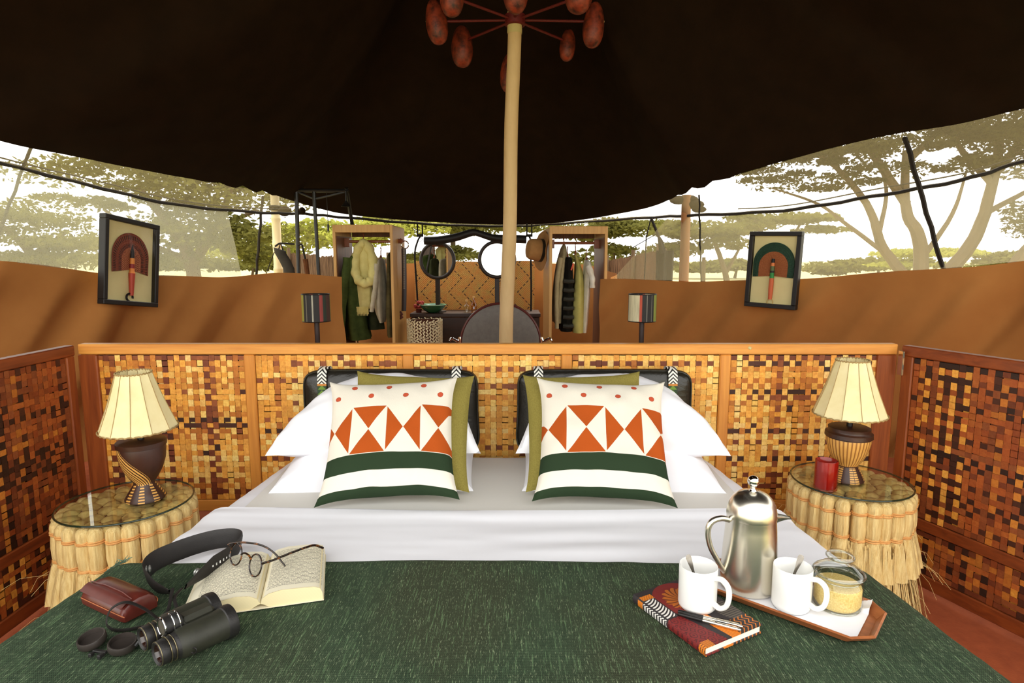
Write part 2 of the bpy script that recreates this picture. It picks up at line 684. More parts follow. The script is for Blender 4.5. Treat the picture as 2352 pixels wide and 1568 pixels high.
# floor and the bush country outside
mb = MB()
mb.prism([(-3.72, .2), (3.72, .2), (3.55, 2.3), (3.0, 3.7), (2.3, 4.4), (1.5, 5.2), (1.08, 6.4), (.8, 7.2), (-1.3, 7.2), (-1.6, 6.5), (-1.9, 5.4), (-2.7, 4.5), (-3.0, 3.7), (-3.55, 2.3)], -.04, 0)
struct(mb.build('floor', M_floor))
mb = MB()
mb.grid(lambda u, v: Vector(((u - .5) * 240, -30 + 200 * v, -.06 + .02 * vn(u * 60, v * 60) + (1.2 * max(0, v - .45) ** 1.0 if v > .45 else 0))), 60, 60)
struct(mb.build('ground', M_ground))

# ================================================================== TREES OUTSIDE
def leafmat(name, c1, c2):
    m = bpy.data.materials.new(name)
    m.use_nodes = True
    t = m.node_tree
    t.nodes.clear()
    o = t.nodes.new('ShaderNodeOutputMaterial')
    df = t.nodes.new('ShaderNodeBsdfDiffuse')
    tl = t.nodes.new('ShaderNodeBsdfTranslucent')
    col = mix(t, noise(t, 1.4, 3), lin(c1), lin(c2))
    t.links.new(col, df.inputs[0])
    t.links.new(col, tl.inputs[0])
    m1 = t.nodes.new('ShaderNodeMixShader')
    m1.inputs[0].default_value = .4
    t.links.new(df.outputs[0], m1.inputs[1])
    t.links.new(tl.outputs[0], m1.inputs[2])
    t.links.new(m1.outputs[0], o.inputs[0])
    return m


M_lf_olive = leafmat('olive acacia leaf', (122, 118, 62), (92, 90, 44))
M_lf_dark = leafmat('dark acacia leaf', (92, 86, 48), (64, 62, 32))
M_lf_bright = leafmat('fresh green leaf', (176, 174, 84), (142, 146, 66))
M_bark = mat('acacia bark', (112, 92, 66), (84, 66, 46), rough=.95, scale=8, stretch=(4, 4, .6), bmp=.5)


def leaves(mb, rng, c, r, n, size):
    """small leaf sprays filling a flat-topped pad"""
    for _ in range(n):
        a, q = rng.random() * 2 * PI, math.sqrt(rng.random())
        h = (rng.random() - .35)
        p = Vector((c[0] + r[0] * q * math.cos(a), c[1] + r[1] * q * math.sin(a), c[2] + r[2] * h * (1 - q * q * .7)))
        s_ = size * (.6 + .8 * rng.random())
        d1 = Vector((rng.uniform(-1, 1), rng.uniform(-1, 1), rng.uniform(-.5, .5))).normalized()
        d2 = d1.cross(Vector((rng.uniform(-1, 1), rng.uniform(-1, 1), rng.uniform(-1, 1)))).normalized()
        mb.add([p - d1 * s_, p + d2 * s_ * .45, p + d1 * s_, p - d2 * s_ * .45], [(0, 1, 2, 3)])


def acacia(base, trunks, pads, m, label, size=.09, dens=1.0, cat='tree', name='acacia_tree', seed=1):
    """trunks: list of (path, r0, r1); pads: (x, y, z, rx, ry, rz, n) all in world metres"""
    rng = random.Random(seed)
    root = empty(name, base, 0, label, cat, 'acacias and bushes outside the tent')
    for path, r0, r1 in trunks:
        P = spline(path, 6)
        mb = MB()
        mb.tube([p + Vector((rng.uniform(-.02, .02), rng.uniform(-.02, .02), 0)) * (r0 * 3) for p in P], [r0 + (r1 - r0) * i / (len(P) - 1) for i in range(len(P))], 8)
        mb.build('trunk' if r0 > .07 else 'branch', M_bark, root, world=True)
    mb = MB()
    for (x, y, z, rx, ry, rz, n) in pads:
        k = max(4, int(n * dens / 260))
        leaves(mb, rng, (x, y, z), (rx, ry, rz), int(n * dens * .3), size)
        for _ in range(k):
            a, q = rng.random() * 2 * PI, math.sqrt(rng.random())
            f = .22 + .2 * rng.random()
            leaves(mb, rng, (x + rx * q * .85 * math.cos(a), y + ry * q * .85 * math.sin(a), z + rz * rng.uniform(-.4, .7) * (1 - q * q * .6)), (rx * f, ry * f, rz * f * 1.3), int(n * dens * .7 / k), size)
    mb.build('canopy', m, root, smooth=False, world=True, kind='stuff')
    return root


# right: big forked tree, 12 m away
acacia((8.0, 12, 0), [
    ([(8.0, 12, 0), (7.95, 12, 1.6), (7.6, 12, 2.3), (7.5, 12, 3.4)], .16, .06),
    ([(7.8, 12, .9), (7.2, 12, 1.6), (6.9, 12, 2.3), (6.3, 12, 3.0), (5.6, 12, 3.5)], .11, .03),
    ([(8.1, 12, .6), (8.9, 12, 1.6), (9.2, 12, 2.6), (9.3, 12, 3.9)], .15, .07),
    ([(9.25, 12, 3.0), (9.9, 12, 3.8), (10.2, 12, 4.6)], .1, .04),
    ([(7.6, 12, 2.4), (6.9, 12, 3.3), (6.4, 12, 3.8), (5.6, 12, 4.2)], .09, .03),
    ([(7.55, 12, 3.2), (8.1, 12, 3.8), (8.3, 12, 4.5)], .08, .03),
    ([(9.2, 12, 2.8), (8.5, 12, 3.5), (8.2, 12, 4.3)], .07, .03),
    ([(7.5, 12, 1.3), (6.5, 12, 2.0), (5.9, 12, 2.4), (5.0, 12, 2.7)], .05, .015), ([(7.9, 12, 1.2), (8.5, 12, 2.2), (8.7, 12, 3.0)], .06, .02),
    ([(7.1, 12, 1.7), (7.2, 12, 2.6), (7.0, 12, 3.2)], .05, .02), ([(9.1, 12, 2.2), (10.0, 12, 2.7), (10.6, 12, 3.1)], .06, .02)],
    [(6.4, 12, 4.0, 1.6, 1.6, .6, 5200), (8.3, 12, 4.4, 2.2, 2.0, .8, 9000), (10.4, 12, 4.1, 1.9, 2.0, .9, 9000), (6.0, 11.6, 3.25, 1.1, .9, .45, 2600), (9.9, 11.6, 3.5, 1.5, 1.2, .6, 4600), (5.2, 12, 3.6, .9, .8, .4, 1800), (7.4, 12, 3.45, .9, .9, .3, 1400), (8.6, 11.8, 3.1, .6, .6, .25, 700), (5.6, 12, 2.75, 1.1, .8, .35, 900), (7.0, 12, 2.95, 1.0, .8, .4, 800), (8.3, 12, 3.7, 1.2, .8, .5, 1800), (9.4, 12, 3.1, 1.0, .8, .4, 1000), (10.6, 12, 3.0, 1.1, .8, .5, 1500), (4.6, 12, 3.1, .9, .8, .35, 700)],
    M_lf_dark, 'big forked acacia with bare pale stems behind the right gauze', .052, seed=4)
acacia((10.3, 11, 0), [
    ([(8.6, 11, 0), (9.0, 11, 1.2), (9.7, 11, 2.1), (10.1, 11, 3.2), (10.3, 11, 4.0)], .14, .07),
    ([(9.5, 11, 1.9), (10.3, 11, 2.5), (10.9, 11, 3.2)], .08, .04)],
    [(10.2, 11, 2.0, 1.3, 1.0, .8, 4200), (11, 11, 1.5, 1.2, 1.0, 1.0, 3600), (10.8, 11, 4.0, 1.6, 1.2, .6, 4200)],
    M_lf_dark, 'leaning dark acacia at the far right edge of the gauze', .05, seed=8)
acacia((9.2, 22, 0), [
    ([(9.4, 22, 0), (9.3, 22, 1.1), (8.9, 22, 2.2), (8.6, 22, 2.7)], .13, .06), ([(9.3, 22, 1.1), (9.9, 22, 2.0), (10.3, 22, 2.7)], .08, .04)],
    [(9.6, 22, 2.75, 1.9, 1.6, .35, 2400), (8.3, 22, 2.45, 1.2, 1.2, .28, 1200), (11.0, 22, 2.35, 1.0, 1.0, .25, 800)],
    M_lf_olive, 'flat topped acacia standing directly behind the right framed fan', .1, seed=12)
acacia((5.6, 17, 0), [
    ([(6.1, 17, 0), (5.9, 17, 1.0), (5.5, 17, 2.0)], .11, .05), ([(5.9, 17, .9), (6.3, 17, 1.7)], .06, .03), ([(5.3, 17, 0), (5.3, 17, 1.4)], .09, .05)],
    [(5.1, 17, 2.1, 1.3, 1.2, .5, 2400), (5.9, 17, 1.75, .8, .9, .4, 1000), (4.5, 17, 1.55, .8, .8, .5, 1200)],
    M_lf_olive, 'round crowned acacia standing just right of the brown pole', .085, seed=16)
acacia((3.2, 19, 0), [([(3.2, 19, 0), (3.1, 19, 1.8)], .12, .06)],
    [(3.6, 19, 2.2, 1.6, 1.3, .55, 3000), (2.2, 19, 2.1, 1.2, 1.2, .55, 2200), (3.2, 19, 1.4, 1.6, 1.0, .6, 2000)],
    M_lf_olive, 'pale olive acacia behind the reed fence right of the wardrobes', .085, seed=20)
acacia((17.5, 26, 0), [([(17.5, 26, 0), (17.4, 26, 1.0)], .1, .05)],
    [(17.6, 26, 1.55, 2.4, 1.6, .35, 2600), (16.4, 26, 1.1, 1.4, 1.2, .25, 900)],
    M_lf_bright, 'low bright green bush far off between the forked stems', .1, cat='bush', name='bush', seed=24)
acacia((22.5, 25, 0), [([(22.5, 25, 0), (22.4, 25, 1.0)], .1, .05)],
    [(21.6, 25, 1.3, 2.6, 1.6, .6, 2600), (24, 25, 2.3, 1.7, 1.6, .9, 2200)],
    M_lf_olive, 'olive bush low in the right corner of the gauze', .1, cat='bush', name='bush', seed=28)

# left: two dense crowns and a paler one beyond
acacia((-5.6, 11, 0), [
    ([(-5.7, 11, 0), (-5.75, 11, 1.3), (-6.1, 11, 2.0), (-6.6, 11, 2.6)], .15, .06), ([(-5.75, 11, 1.2), (-5.2, 11, 2.0), (-4.9, 11, 2.7)], .1, .04),
    ([(-5.75, 11, 1.3), (-6.6, 11, 1.7), (-7.2, 11, 2.2)], .06, .03), ([(-5.3, 11, 1.9), (-4.5, 11, 2.2)], .05, .03)],
    [(-6.7, 11, 2.75, 2.1, 1.6, .6, 9000), (-4.9, 11, 2.4, 1.7, 1.5, .8, 9000), (-5.6, 11, 1.7, 1.5, 1.3, .7, 6500), (-4.3, 11, 1.6, 1.0, 1.0, .8, 5200), (-7.8, 11, 2.3, .9, .9, .3, 2000), (-6.6, 10.8, 1.3, 1.2, 1.0, .5, 3000)],
    M_lf_olive, 'wide dense acacia crown filling the left gauze behind the framed fan', .055, .40, seed=32)
acacia((-12.2, 15, 0), [
    ([(-11.6, 15, 0), (-11.7, 15, 1.4), (-12.4, 15, 2.2)], .16, .06), ([(-11.7, 15, 1.4), (-10.8, 15, 2.0)], .08, .04)],
    [(-12.4, 15, 2.2, 2.0, 1.6, .6, 7000), (-10.6, 15, 1.75, 1.7, 1.3, .55, 5600), (-12.2, 15, 1.3, 2.0, 1.2, .45, 4200)],
    M_lf_olive, 'olive acacia at the far left edge of the gauze', .06, .6, seed=36)
acacia((-6.0, 22, 0), [([(-6.0, 22, 0), (-6.0, 22, 2.0)], .14, .07)],
    [(-6.6, 22, 2.0, 2.6, 1.8, .9, 4600), (-9.4, 22, 1.6, 2.0, 1.6, .7, 3000), (-4.2, 22, 2.4, 2.0, 1.6, .9, 3800)],
    M_lf_bright, 'fresh green thicket behind the black shower frame', .1, cat='bush', name='bush', seed=40)
acacia((-1.6, 24, 0), [([(-2.6, 24, 0), (-2.3, 24, 2.2), (-2.9, 24, 3.6)], .13, .06)],
    [(-2.2, 24, 2.7, 2.6, 1.8, 1.1, 5200), (.4, 24, 2.6, 1.4, 1.4, .7, 1600), (-2.4, 24, 1.4, 2.0, 1.4, .5, 2000)],
    M_lf_olive, 'soft olive acacia far behind the left wardrobe', .1, seed=44)

# bamboo pole, brown pole
M_bamboo = mat('bamboo', (220, 204, 160), (196, 178, 130), rough=.5, scale=10, stretch=(1, 1, .2))
b = empty('bamboo_pole', (-2.36, 6.2, 0), 0, 'pale jointed bamboo pole beyond the left canvas wall', 'pole')
mb = MB()
prof, z = [], 0
while z < 1.9:
    prof += [(.045, z + .012), (.042, z + .05), (.042, z + .2), (.045, z + .238), (.049, z + .25)]
    z += .25
mb.lathe(prof, 14, caps=True)
mb.build('cane', M_bamboo, b)
mb = MB()
mb.torus(.05, .012, (0, 0, 1.84), n=16)
mb.torus(.05, .012, (0, 0, 1.865), n=16)
mb.build('lashing', M_rope, b)
M_bp = mat('brown timber pole', (168, 116, 68), (138, 88, 48), rough=.7, scale=9, stretch=(3, 3, .4), bmp=.2)
b = empty('timber_pole', (1.517, 5.42, 0), 0, 'brown timber pole standing outside the right canvas wall', 'pole')
mb = MB()
mb.tube([(0, 0, 0), (.004, 0, .9), (0, 0, 1.9)], [.046, .044, .04], 14)
mb.build('shaft', M_bp, b)
mb = MB()
for k, (a, q) in enumerate([((-.06, .02, 1.86), .07), ((.07, .0, 1.82), .075), ((.12, .02, 1.78), .055), ((.02, .02, 1.86), .08)]):
    mb.ball(a, q, 10, 6, (1.2, .7, .55))
mb.build('bundled_canvas', M_roof, b)

# reed fences beyond the canvas
M_reed = mat('grey brown reed', (128, 100, 72), (78, 56, 38), rough=.95, scale=40, stretch=(3, 3, .15), bmp=.6, bscale=80, contrast=1.3)


def reed_fence(pts, label):
    C = spline(pts, 8)
    n = 90
    root = empty('reed_fence', (C[0].x, C[0].y, 0), 0, label, 'fence', 'reed fences outside')
    mb = MB()
    rng = random.Random(5)
    for i in range(n * 2):
        p = curve_at(C, i / (n * 2 - 1))
        mb.tube([(p.x + rng.uniform(-.008, .008), p.y + rng.uniform(-.012, .012), 0), (p.x, p.y, p.z + rng.uniform(-.02, .02))], .012, 4)
    mb.build('reed', M_reed, root, world=True, kind='stuff')
    for u in (.12, .5, .88):
        p = curve_at(C, u)
        mb = MB()
        mb.tube([(p.x, p.y - .04, 0), (p.x, p.y - .04, p.z + .08)], .022, 8)
        mb.build('fence_post', M_bark, root, world=True)


reed_fence([(-2.95, 7.7, 1.42), (-2.2, 7.5, 1.38), (-1.3, 7.5, 1.34)], 'brown reed fence beyond the black shower frame')
reed_fence([(1.05, 7.5, 1.30), (1.35, 7.3, 1.36), (1.72, 6.9, 1.45)], 'grey reed fence beyond the right wardrobe')
M_drape = mat('dark hanging canvas', (44, 36, 28), (30, 24, 18), rough=.9, scale=20)
b = empty('fence_drape', (1.42, 5.75, 0), 0, 'narrow dark canvas drape tied up with cords left of the brown pole', 'drape')
mb = MB()
mb.grid(lambda u, v: Vector((1.36 + .13 * u + .03 * v * (u - .3), 5.75 + .02 * math.sin(u * 12), .5 + .93 * v)), 10, 8)
mb.grid(lambda u, v: Vector((1.36 + .13 * u + .03 * v * (u - .3), 5.77 + .02 * math.sin(u * 12), .5 + .93 * v)), 10, 8, flip=True)
mb.build('cloth', M_drape, b, world=True)
mb = MB()
mb.tube([(1.405, 5.75, 1.40), (1.37, 5.76, 1.55), (1.30, 5.8, 1.73)], [.03, .014, .012], 8)
mb.tube([(1.43, 5.75, 1.42), (1.40, 5.76, 1.52), (1.345, 5.78, 1.6)], .008, 6)
mb.tube([(1.345, 5.78, 1.58), (1.14, 5.9, 1.45)], .004, 5)
mb.tube([(1.30, 5.8, 1.73), (1.26, 5.8, 1.55), (1.25, 5.8, .9)], .006, 5)
mb.build('tie_cord', M_rope, b, world=True)

# low scrub along the horizon
for k, (x, y, w, h, lab) in enumerate([(-30, 42, 7, 2.0, 'hazy scrub on the horizon at the far left'), (-17, 40, 6, 1.9, 'hazy scrub on the horizon under the left acacia crown'), (-9, 44, 5, 1.8, 'hazy scrub on the horizon behind the left framed fan'),
                                       (9, 46, 4, 1.6, 'hazy scrub on the horizon right of the brown pole'), (16, 44, 4, 1.5, 'hazy scrub on the horizon right of the right framed fan'), (25, 42, 5, 1.6, 'hazy scrub on the horizon behind the forked acacia'), (36, 40, 6, 1.9, 'hazy scrub on the horizon at the far right')]):
    acacia((x, y, 0), [([(x, y, 0), (x + .2, y, 1.0)], .12, .05)], [(x, y, h * .55, w, 2.0, h * .5, 2400), (x - w * .6, y, h * .4, w * .6, 1.6, h * .4, 900)], M_lf_olive, lab, .2, cat='bush', name='bush', seed=60 + k)

# ================================================================== WOVEN SCREEN BEHIND THE BED
def sl(*c):
    return lin(c)


PAL = {
    'pale': [sl(255, 220, 136), sl(254, 210, 116), sl(250, 200, 100)],
    'gold': [sl(242, 180, 78), sl(230, 162, 60), sl(236, 170, 68)],
    'tan': [sl(206, 134, 50), sl(192, 118, 42)],
    'brown': [sl(136, 72, 34), sl(118, 58, 28), sl(150, 84, 42)],
    'dark': [sl(58, 28, 14), sl(44, 22, 12), sl(74, 36, 18)],
    'rust': [sl(166, 86, 34), sl(146, 72, 28), sl(180, 100, 42)],
}


def pick(rng, w):
    k = rng.choices(list(w), list(w.values()))[0]
    return k


W_LEFT = ({'gold': 5, 'pale': 3, 'tan': 3, 'brown': 2}, {'gold': 3, 'tan': 3, 'brown': 2.2, 'dark': 2.4, 'pale': 2})
W_MID = ({'pale': 7, 'gold': 5, 'tan': .6, 'brown': .5}, {'pale': 6, 'gold': 5, 'brown': 1.5, 'tan': 1.5, 'dark': .3})
W_RIGHT = ({'pale': 4, 'gold': 5, 'tan': 2, 'brown': .6}, {'gold': 4, 'pale': 4, 'tan': 2, 'brown': 2, 'dark': 1.3})
W_WING = ({'rust': 5, 'tan': 1.6, 'gold': .5, 'brown': 4, 'dark': 1.6}, {'rust': 3.5, 'brown': 5, 'dark': 4.5, 'tan': .6})


def woven_panel(parent, o, ux, W, z0, z1, nrm, weights, seed, cell=.0245, over=1):
    """strips plaited over and under: every strip is an object of its own.
    o = lower corner (Vector), ux = unit vector across, nrm = unit vector to the viewer"""
    rng = random.Random(seed)
    H = z1 - z0
    nx, nz = max(2, round(W / cell)), max(2, round(H / cell))
    cx, cz = W / nx, H / nz
    uz = Vector((0, 0, 1))
    mb = MB()
    c0 = o + ux * (W / 2) + uz * (H / 2) - nrm * .009
    R = Matrix((ux, -nrm, uz)).transposed()
    mb.add([c0 + R @ Vector((sx * W / 2, sy * .003, sz * H / 2)) for sx in (-1, 1) for sy in (-1, 1) for sz in (-1, 1)],
           [(0, 1, 3, 2), (4, 6, 7, 5), (0, 4, 5, 1), (2, 3, 7, 6), (0, 2, 6, 4), (1, 5, 7, 3)])
    panel = mb.build('woven_panel', M_weave_back, parent, smooth=False, world=True)
    top = [[((i + j) % 2 == 0) for j in range(nz)] for i in range(nx)]      # True: the upright strip lies on top
    for i in range(nx):
        for j in range(nz):
            if rng.random() < .06:
                top[i][j] = not top[i][j]
    for vert in (True, False):
        n, m = (nx, nz) if vert else (nz, nx)
        ca, cb = (cx, cz) if vert else (cz, cx)
        for i in range(n):
            tone = pick(rng, weights[0 if vert else 1])
            base = rng.choice(PAL[tone])
            w = ca * (rng.uniform(.88, .99) if vert else rng.uniform(.78, .90))
            off = rng.uniform(-.04, .04) * ca
            mb = MB()
            vs, fs, cs = [], [], []
            for j in range(m):
                t = top[i][j] if vert else not top[j][i]
                h = ((.0032 if vert else .0026) if t else -.0030)
                lo_ = (-.07 if vert else .0) if t else (.14 if vert else .10)
                for q in (lo_, 1 - lo_):
                    s_ = (j + q) * cb
                    a0 = (i + .5) * ca - w / 2 + off + rng.uniform(-.0006, .0006)
                    for a in (a0, a0 + w):
                        x, z = (a, s_) if vert else (s_, a)
                        x = min(max(x, 0), W)
                        z = min(max(z, 0), H)
                        vs.append(o + ux * x + uz * z + nrm * h)
                col = base
                r_ = rng.random()
                if r_ < .10:
                    col = rng.choice(PAL[pick(rng, weights[1])])
                g_ = rng.uniform(.86, 1.14)
                col = (min(1, col[0] * g_), min(1, col[1] * g_ * rng.uniform(.96, 1.03)), col[2] * g_)
                cs.append(col)
            for k in range(2 * m - 1):
                q = (2 * k, 2 * k + 1, 2 * k + 3, 2 * k + 2)
                mb.add([], [])
                fs.append(q if vert else q[::-1])
            mb.v = [tuple(p) for p in vs]
            mb.f = fs
            mb.c = [cs[k // 2] for k in range(2 * m - 1)]
            mb.build('bark_strip', M_leaf, panel, smooth=False, world=True)
    return panel


SX0, SX1, SY = -1.80, 1.60, 2.5
PITCH = .661
scr = empty('woven_screen', (0, SY, 0), 0, 'long five panel plaited bark screen with golden teak rails behind the bed', 'screen', 'plaited bark screens round the bed')
mb = MB()
mb.box((-.10, SY + .02, .979), (3.40, .045, .044), bev=.004)
mb.build('top_rail', M_wood, scr, world=True)
mb = MB()
mb.box((-.10, SY + .02, .30), (3.36, .04, .05), bev=.004)
mb.build('middle_rail', M_wood, scr, world=True)
mb = MB()
mb.box((-.10, SY + .02, .06), (3.36, .04, .06), bev=.004)
mb.build('bottom_rail', M_wood, scr, world=True)
edges = [SX0 + .045 + PITCH * k + .017 * 0 for k in range(6)]
for k, x in enumerate(edges):
    mb = MB()
    wdt = .045 if 0 < k < 5 else .078
    x += (-.008 if k == 0 else .009 if k == 5 else 0)
    mb.box((x, SY + .02, .478), (wdt, .05 if k in (0, 5) else .042, .956), bev=.004)
    mb.build('upright', M_woodv if 0 < k < 5 else M_wood_darkv, scr, world=True)
for k in range(5):
    a, b_ = edges[k] + .024, edges[k + 1] - .024
    wts = (W_LEFT, W_MID, W_MID, W_MID, W_RIGHT)[k]
    woven_panel(scr, Vector((a, SY + .012, .326)), Vector((1, 0, 0)), b_ - a, 0, .628, Vector((0, -1, 0)), wts, 50 + k)
mb = MB()
mb.box((.985, SY - .003, .985), (.014, .004, .012), rot=(0, .5, 0), bev=.002)
mb.build('inlay_chip', M_collar, scr, world=True)


def wing(name, corner, d, nrm, L, label, seed):
    d, nrm = Vector(d).normalized(), Vector(nrm).normalized()
    corner = Vector(corner)
    root = empty(name, corner, 0, label, 'screen', 'plaited bark screens round the bed')
    ang = math.atan2(d.y, d.x)

    def rail(n_, s0, s1, z0, z1, m, th=.042):
        mb = MB()
        c = corner + d * ((s0 + s1) / 2) + Vector((0, 0, (z0 + z1) / 2)) - nrm * .02
        mb.box(c, (abs(s1 - s0), th, z1 - z0), rot=(0, 0, ang), bev=.004)
        mb.build(n_, m, root, world=True)
    rail('top_rail', 0, L, .957, 1.0, M_wood_dark)
    rail('middle_rail', .03, L, .262, .308, M_wood_dark, .04)
    rail('bottom_rail', .03, L, .03, .085, M_wood_dark, .04)
    rail('upright', .005, .05, .0, .957, M_wood_darkv)
    rail('upright', .575, .62, .0, .957, M_wood_darkv, .04)
    rail('upright', L - .045, L, .0, .957, M_wood_darkv)
    ux = d if nrm.cross(Vector((0, 0, 1))).dot(d) < 0 else d
    for (s0, s1, sd) in ((.052, .573, 0), (.622, L - .047, 1)):
        for (z0, z1, q) in ((.31, .955, 0), (.087, .26, 7)):
            woven_panel(root, corner + d * s0 + Vector((0, 0, z0)) - nrm * .010, d, s1 - s0, 0, z1 - z0, nrm, W_WING, seed + sd + q)
    return root


wing('woven_screen', (-1.795, 2.475, 0), (0, -1, 0), (1, 0, 0), 1.20, 'dark red plaited bark screen wing at the left side of the bed', 70)
w2 = wing('woven_screen', (1.60, 2.475, 0), (.364, -.931, 0), (-.931, -.364, 0), 1.20, 'dark red plaited bark screen wing flaring out at the right side of the bed', 90)
mb = MB()
mb.box((1.588, 2.455, .93), (.008, .03, .10), bev=.001)
mb.build('hinge', M_chrome, w2, world=True)

# ================================================================== BED
BX, BZ = -.05, .548
M_matt = mat('mattress ticking', (225, 222, 215), rough=.9)
bed = empty('bed', (BX, 1.5, 0), 0, 'wide double bed made up with white sheets before the woven screen', 'bed')


def halfw(y):
    return .905 + (.10 * max(0, (2.2 - y)) / 1.1) + (-.03 * max(0, y - 2.2) / .25)


mb = MB()
mb.box((BX, 1.40, .16), (1.78, 2.0, .22), bev=.02)
mb.build('bed_base', M_wood_dark, bed, world=True)
mb = MB()
mb.box((BX, 1.40, .41), (1.74, 2.04, .28), bev=.05)
mb.build('mattress', M_matt, bed, world=True)
for sx in (-1, 1):
    for y in (.5, 2.3):
        mb = MB()
        mb.lathe([(.03, 0), (.04, .05)], 12, (BX + sx * .8, y, 0), caps=True)
        mb.build('leg', M_wood_dark, bed, world=True)


def section(t, y, out=0.0, hem=.14, wide=(0, 0)):
    """cross-section of the made bed: t in -1..1 runs from the left hem over the top to the right hem"""
    hw = halfw(y) + out + wide[0 if t < 0 else 1]
    r = .075
    zt = BZ + out
    flat = hw - r
    arc = r * PI / 2
    drop = zt - r - hem
    tot = flat + arc + drop
    s_ = abs(t) * tot
    sg = 1 if t >= 0 else -1
    if s_ < flat:
        x, z = s_, zt
    elif s_ < flat + arc:
        a = (s_ - flat) / r
        x, z = flat + r * math.sin(a), zt - r + r * math.cos(a)
    else:
        x, z = hw + .012 * math.sin(y * 14 + sg) * (s_ - flat - arc) / drop, zt - r - (s_ - flat - arc)
    return Vector((BX + sg * x, y, z))


mb = MB()


def sheet_fn(u, v):
    y = .36 + (2.455 - .36) * v
    p = section(u * 2 - 1, y)
    p.z += (.005 * vn(u * 9, y * 16) + .003 * vn(u * 22 + y * 9, y * 30)) * min(1, max(0, (y - 1.8) * 8)) - .004
    if y > 2.38:
        p.z -= .02 * ((y - 2.38) / .08) ** 2
    return p


mb.grid(sheet_fn, 120, 110)
o = mb.build('bed_sheet', M_white)
tag(o, 'smooth white bottom sheet stretched over the mattress under the pillows', 'sheet')
mb = MB()


def top_fn(u, v):
    yf = 1.845 + .012 * math.sin(u * 9) - .02 * (u - .5)
    if v < .86:
        y = .9 + (yf - .9) * v / .86
        p = section(u * 2 - 1, y, .008, .12)
        p.z += .004 * vn(u * 7 + 3, y * 14) + .002 * vn(u * 16 + y * 4, y * 34)
        k = max(0, (y - yf + .06) / .06)
        p.z += .010 * math.sin(PI / 2 * k)
    else:
        k = (v - .86) / .14
        p = section(u * 2 - 1, yf + .010 * math.sin(PI * k) - .012 * k, .008, .12)
        p.z += .010 - .015 * k
    # a few long creases across the turned-back part
    p.z += .005 * math.sin((p.y + .05 * math.sin(u * 5)) * 55 + u * 3) * max(0, vn(u * 5 + 9, p.y * 6) + .1)
    return p


mb.grid(top_fn, 140, 110)
o = mb.build('top_sheet', M_white)
tag(o, 'white top sheet folded in a line across the bed below the cushions', 'sheet')

# green throw
m, t, b_ = newmat('green slub throw', .9, 0, .1)
x, y, z = coords(t, 'Object')
slub = noise(t, 14, 4, .7, (26, 1.0, 26))
fine = noise(t, 60, 2, .6, (16, 1.1, 16))
thr = (x * 1650).sin()
wft = (y * 1300).sin()
twill = ((x + y * .55) * 1250).sin()
rgt = ((noise(t, 2.2, 3, .5, (1, .55, 1)) - .47) * 7 + (x - .2) * .7).sat()
base = mix(t, ((noise(t, 9, 5, .7, (6, .8, 6)) - .5) * 3 + .5).sat(), lin((53, 65, 49)), lin((29, 40, 31)))
base = mix(t, rgt * .85, base, lin((46, 44, 33)))
base = mix(t, ((thr * wft) * .5 + .5) * .55, base, lin((84, 104, 78)))
base = mix(t, (twill > .35) * rgt * .45, base, lin((70, 66, 48)))
base = mix(t, ((slub - .55) * 8).sat() * .75, base, lin((112, 140, 100)))
base = mix(t, ((fine - .62) * 12).sat() * .75, base, lin((176, 190, 150)))
setcol(t, b_, base)
bump(t, b_, thr * .4 + wft * .4 + fine, .45, .0016)
M_throw = m
mb = MB()


def throw_fn(u, v):
    q = u * 2 - 1
    yf = 1.532 - .03 * q * q - .02 * max(0, q) + .004 * vn(u * 30, 2)
    y0 = .30
    y = y0 + (yf - y0) * v
    p = section(q, y, .013, .16, (.05, .015))
    p.z += .004 * vn(u * 8 + 11, y * 9) + .0015 * vn(u * 40, y * 40)
    if v > .985:
        p.z -= .008 * (v - .985) / .015
    return p


mb.grid(throw_fn, 140, 100)
thr_o = mb.build('throw_blanket', M_throw)
tag(thr_o, 'dark green slubbed woven throw spread over the foot of the bed', 'blanket')
mb = MB()
rng = random.Random(2)
for i in range(70):
    u = .105 + .05 * rng.random()
    p = throw_fn(u, 1.0)
    q = throw_fn(u, .98 + .02 * rng.random())
    mb.tube([q + Vector((0, 0, .003)), p + Vector((rng.uniform(-.01, .006), rng.uniform(0, .012), .006)), p + Vector((rng.uniform(-.02, .01), rng.uniform(.006, .026), rng.uniform(-.004, .012)))], .0009, 3)
mb.build('frayed_fringe', mat('pale green thread', (110, 136, 112), rough=.9), thr_o, kind='stuff')


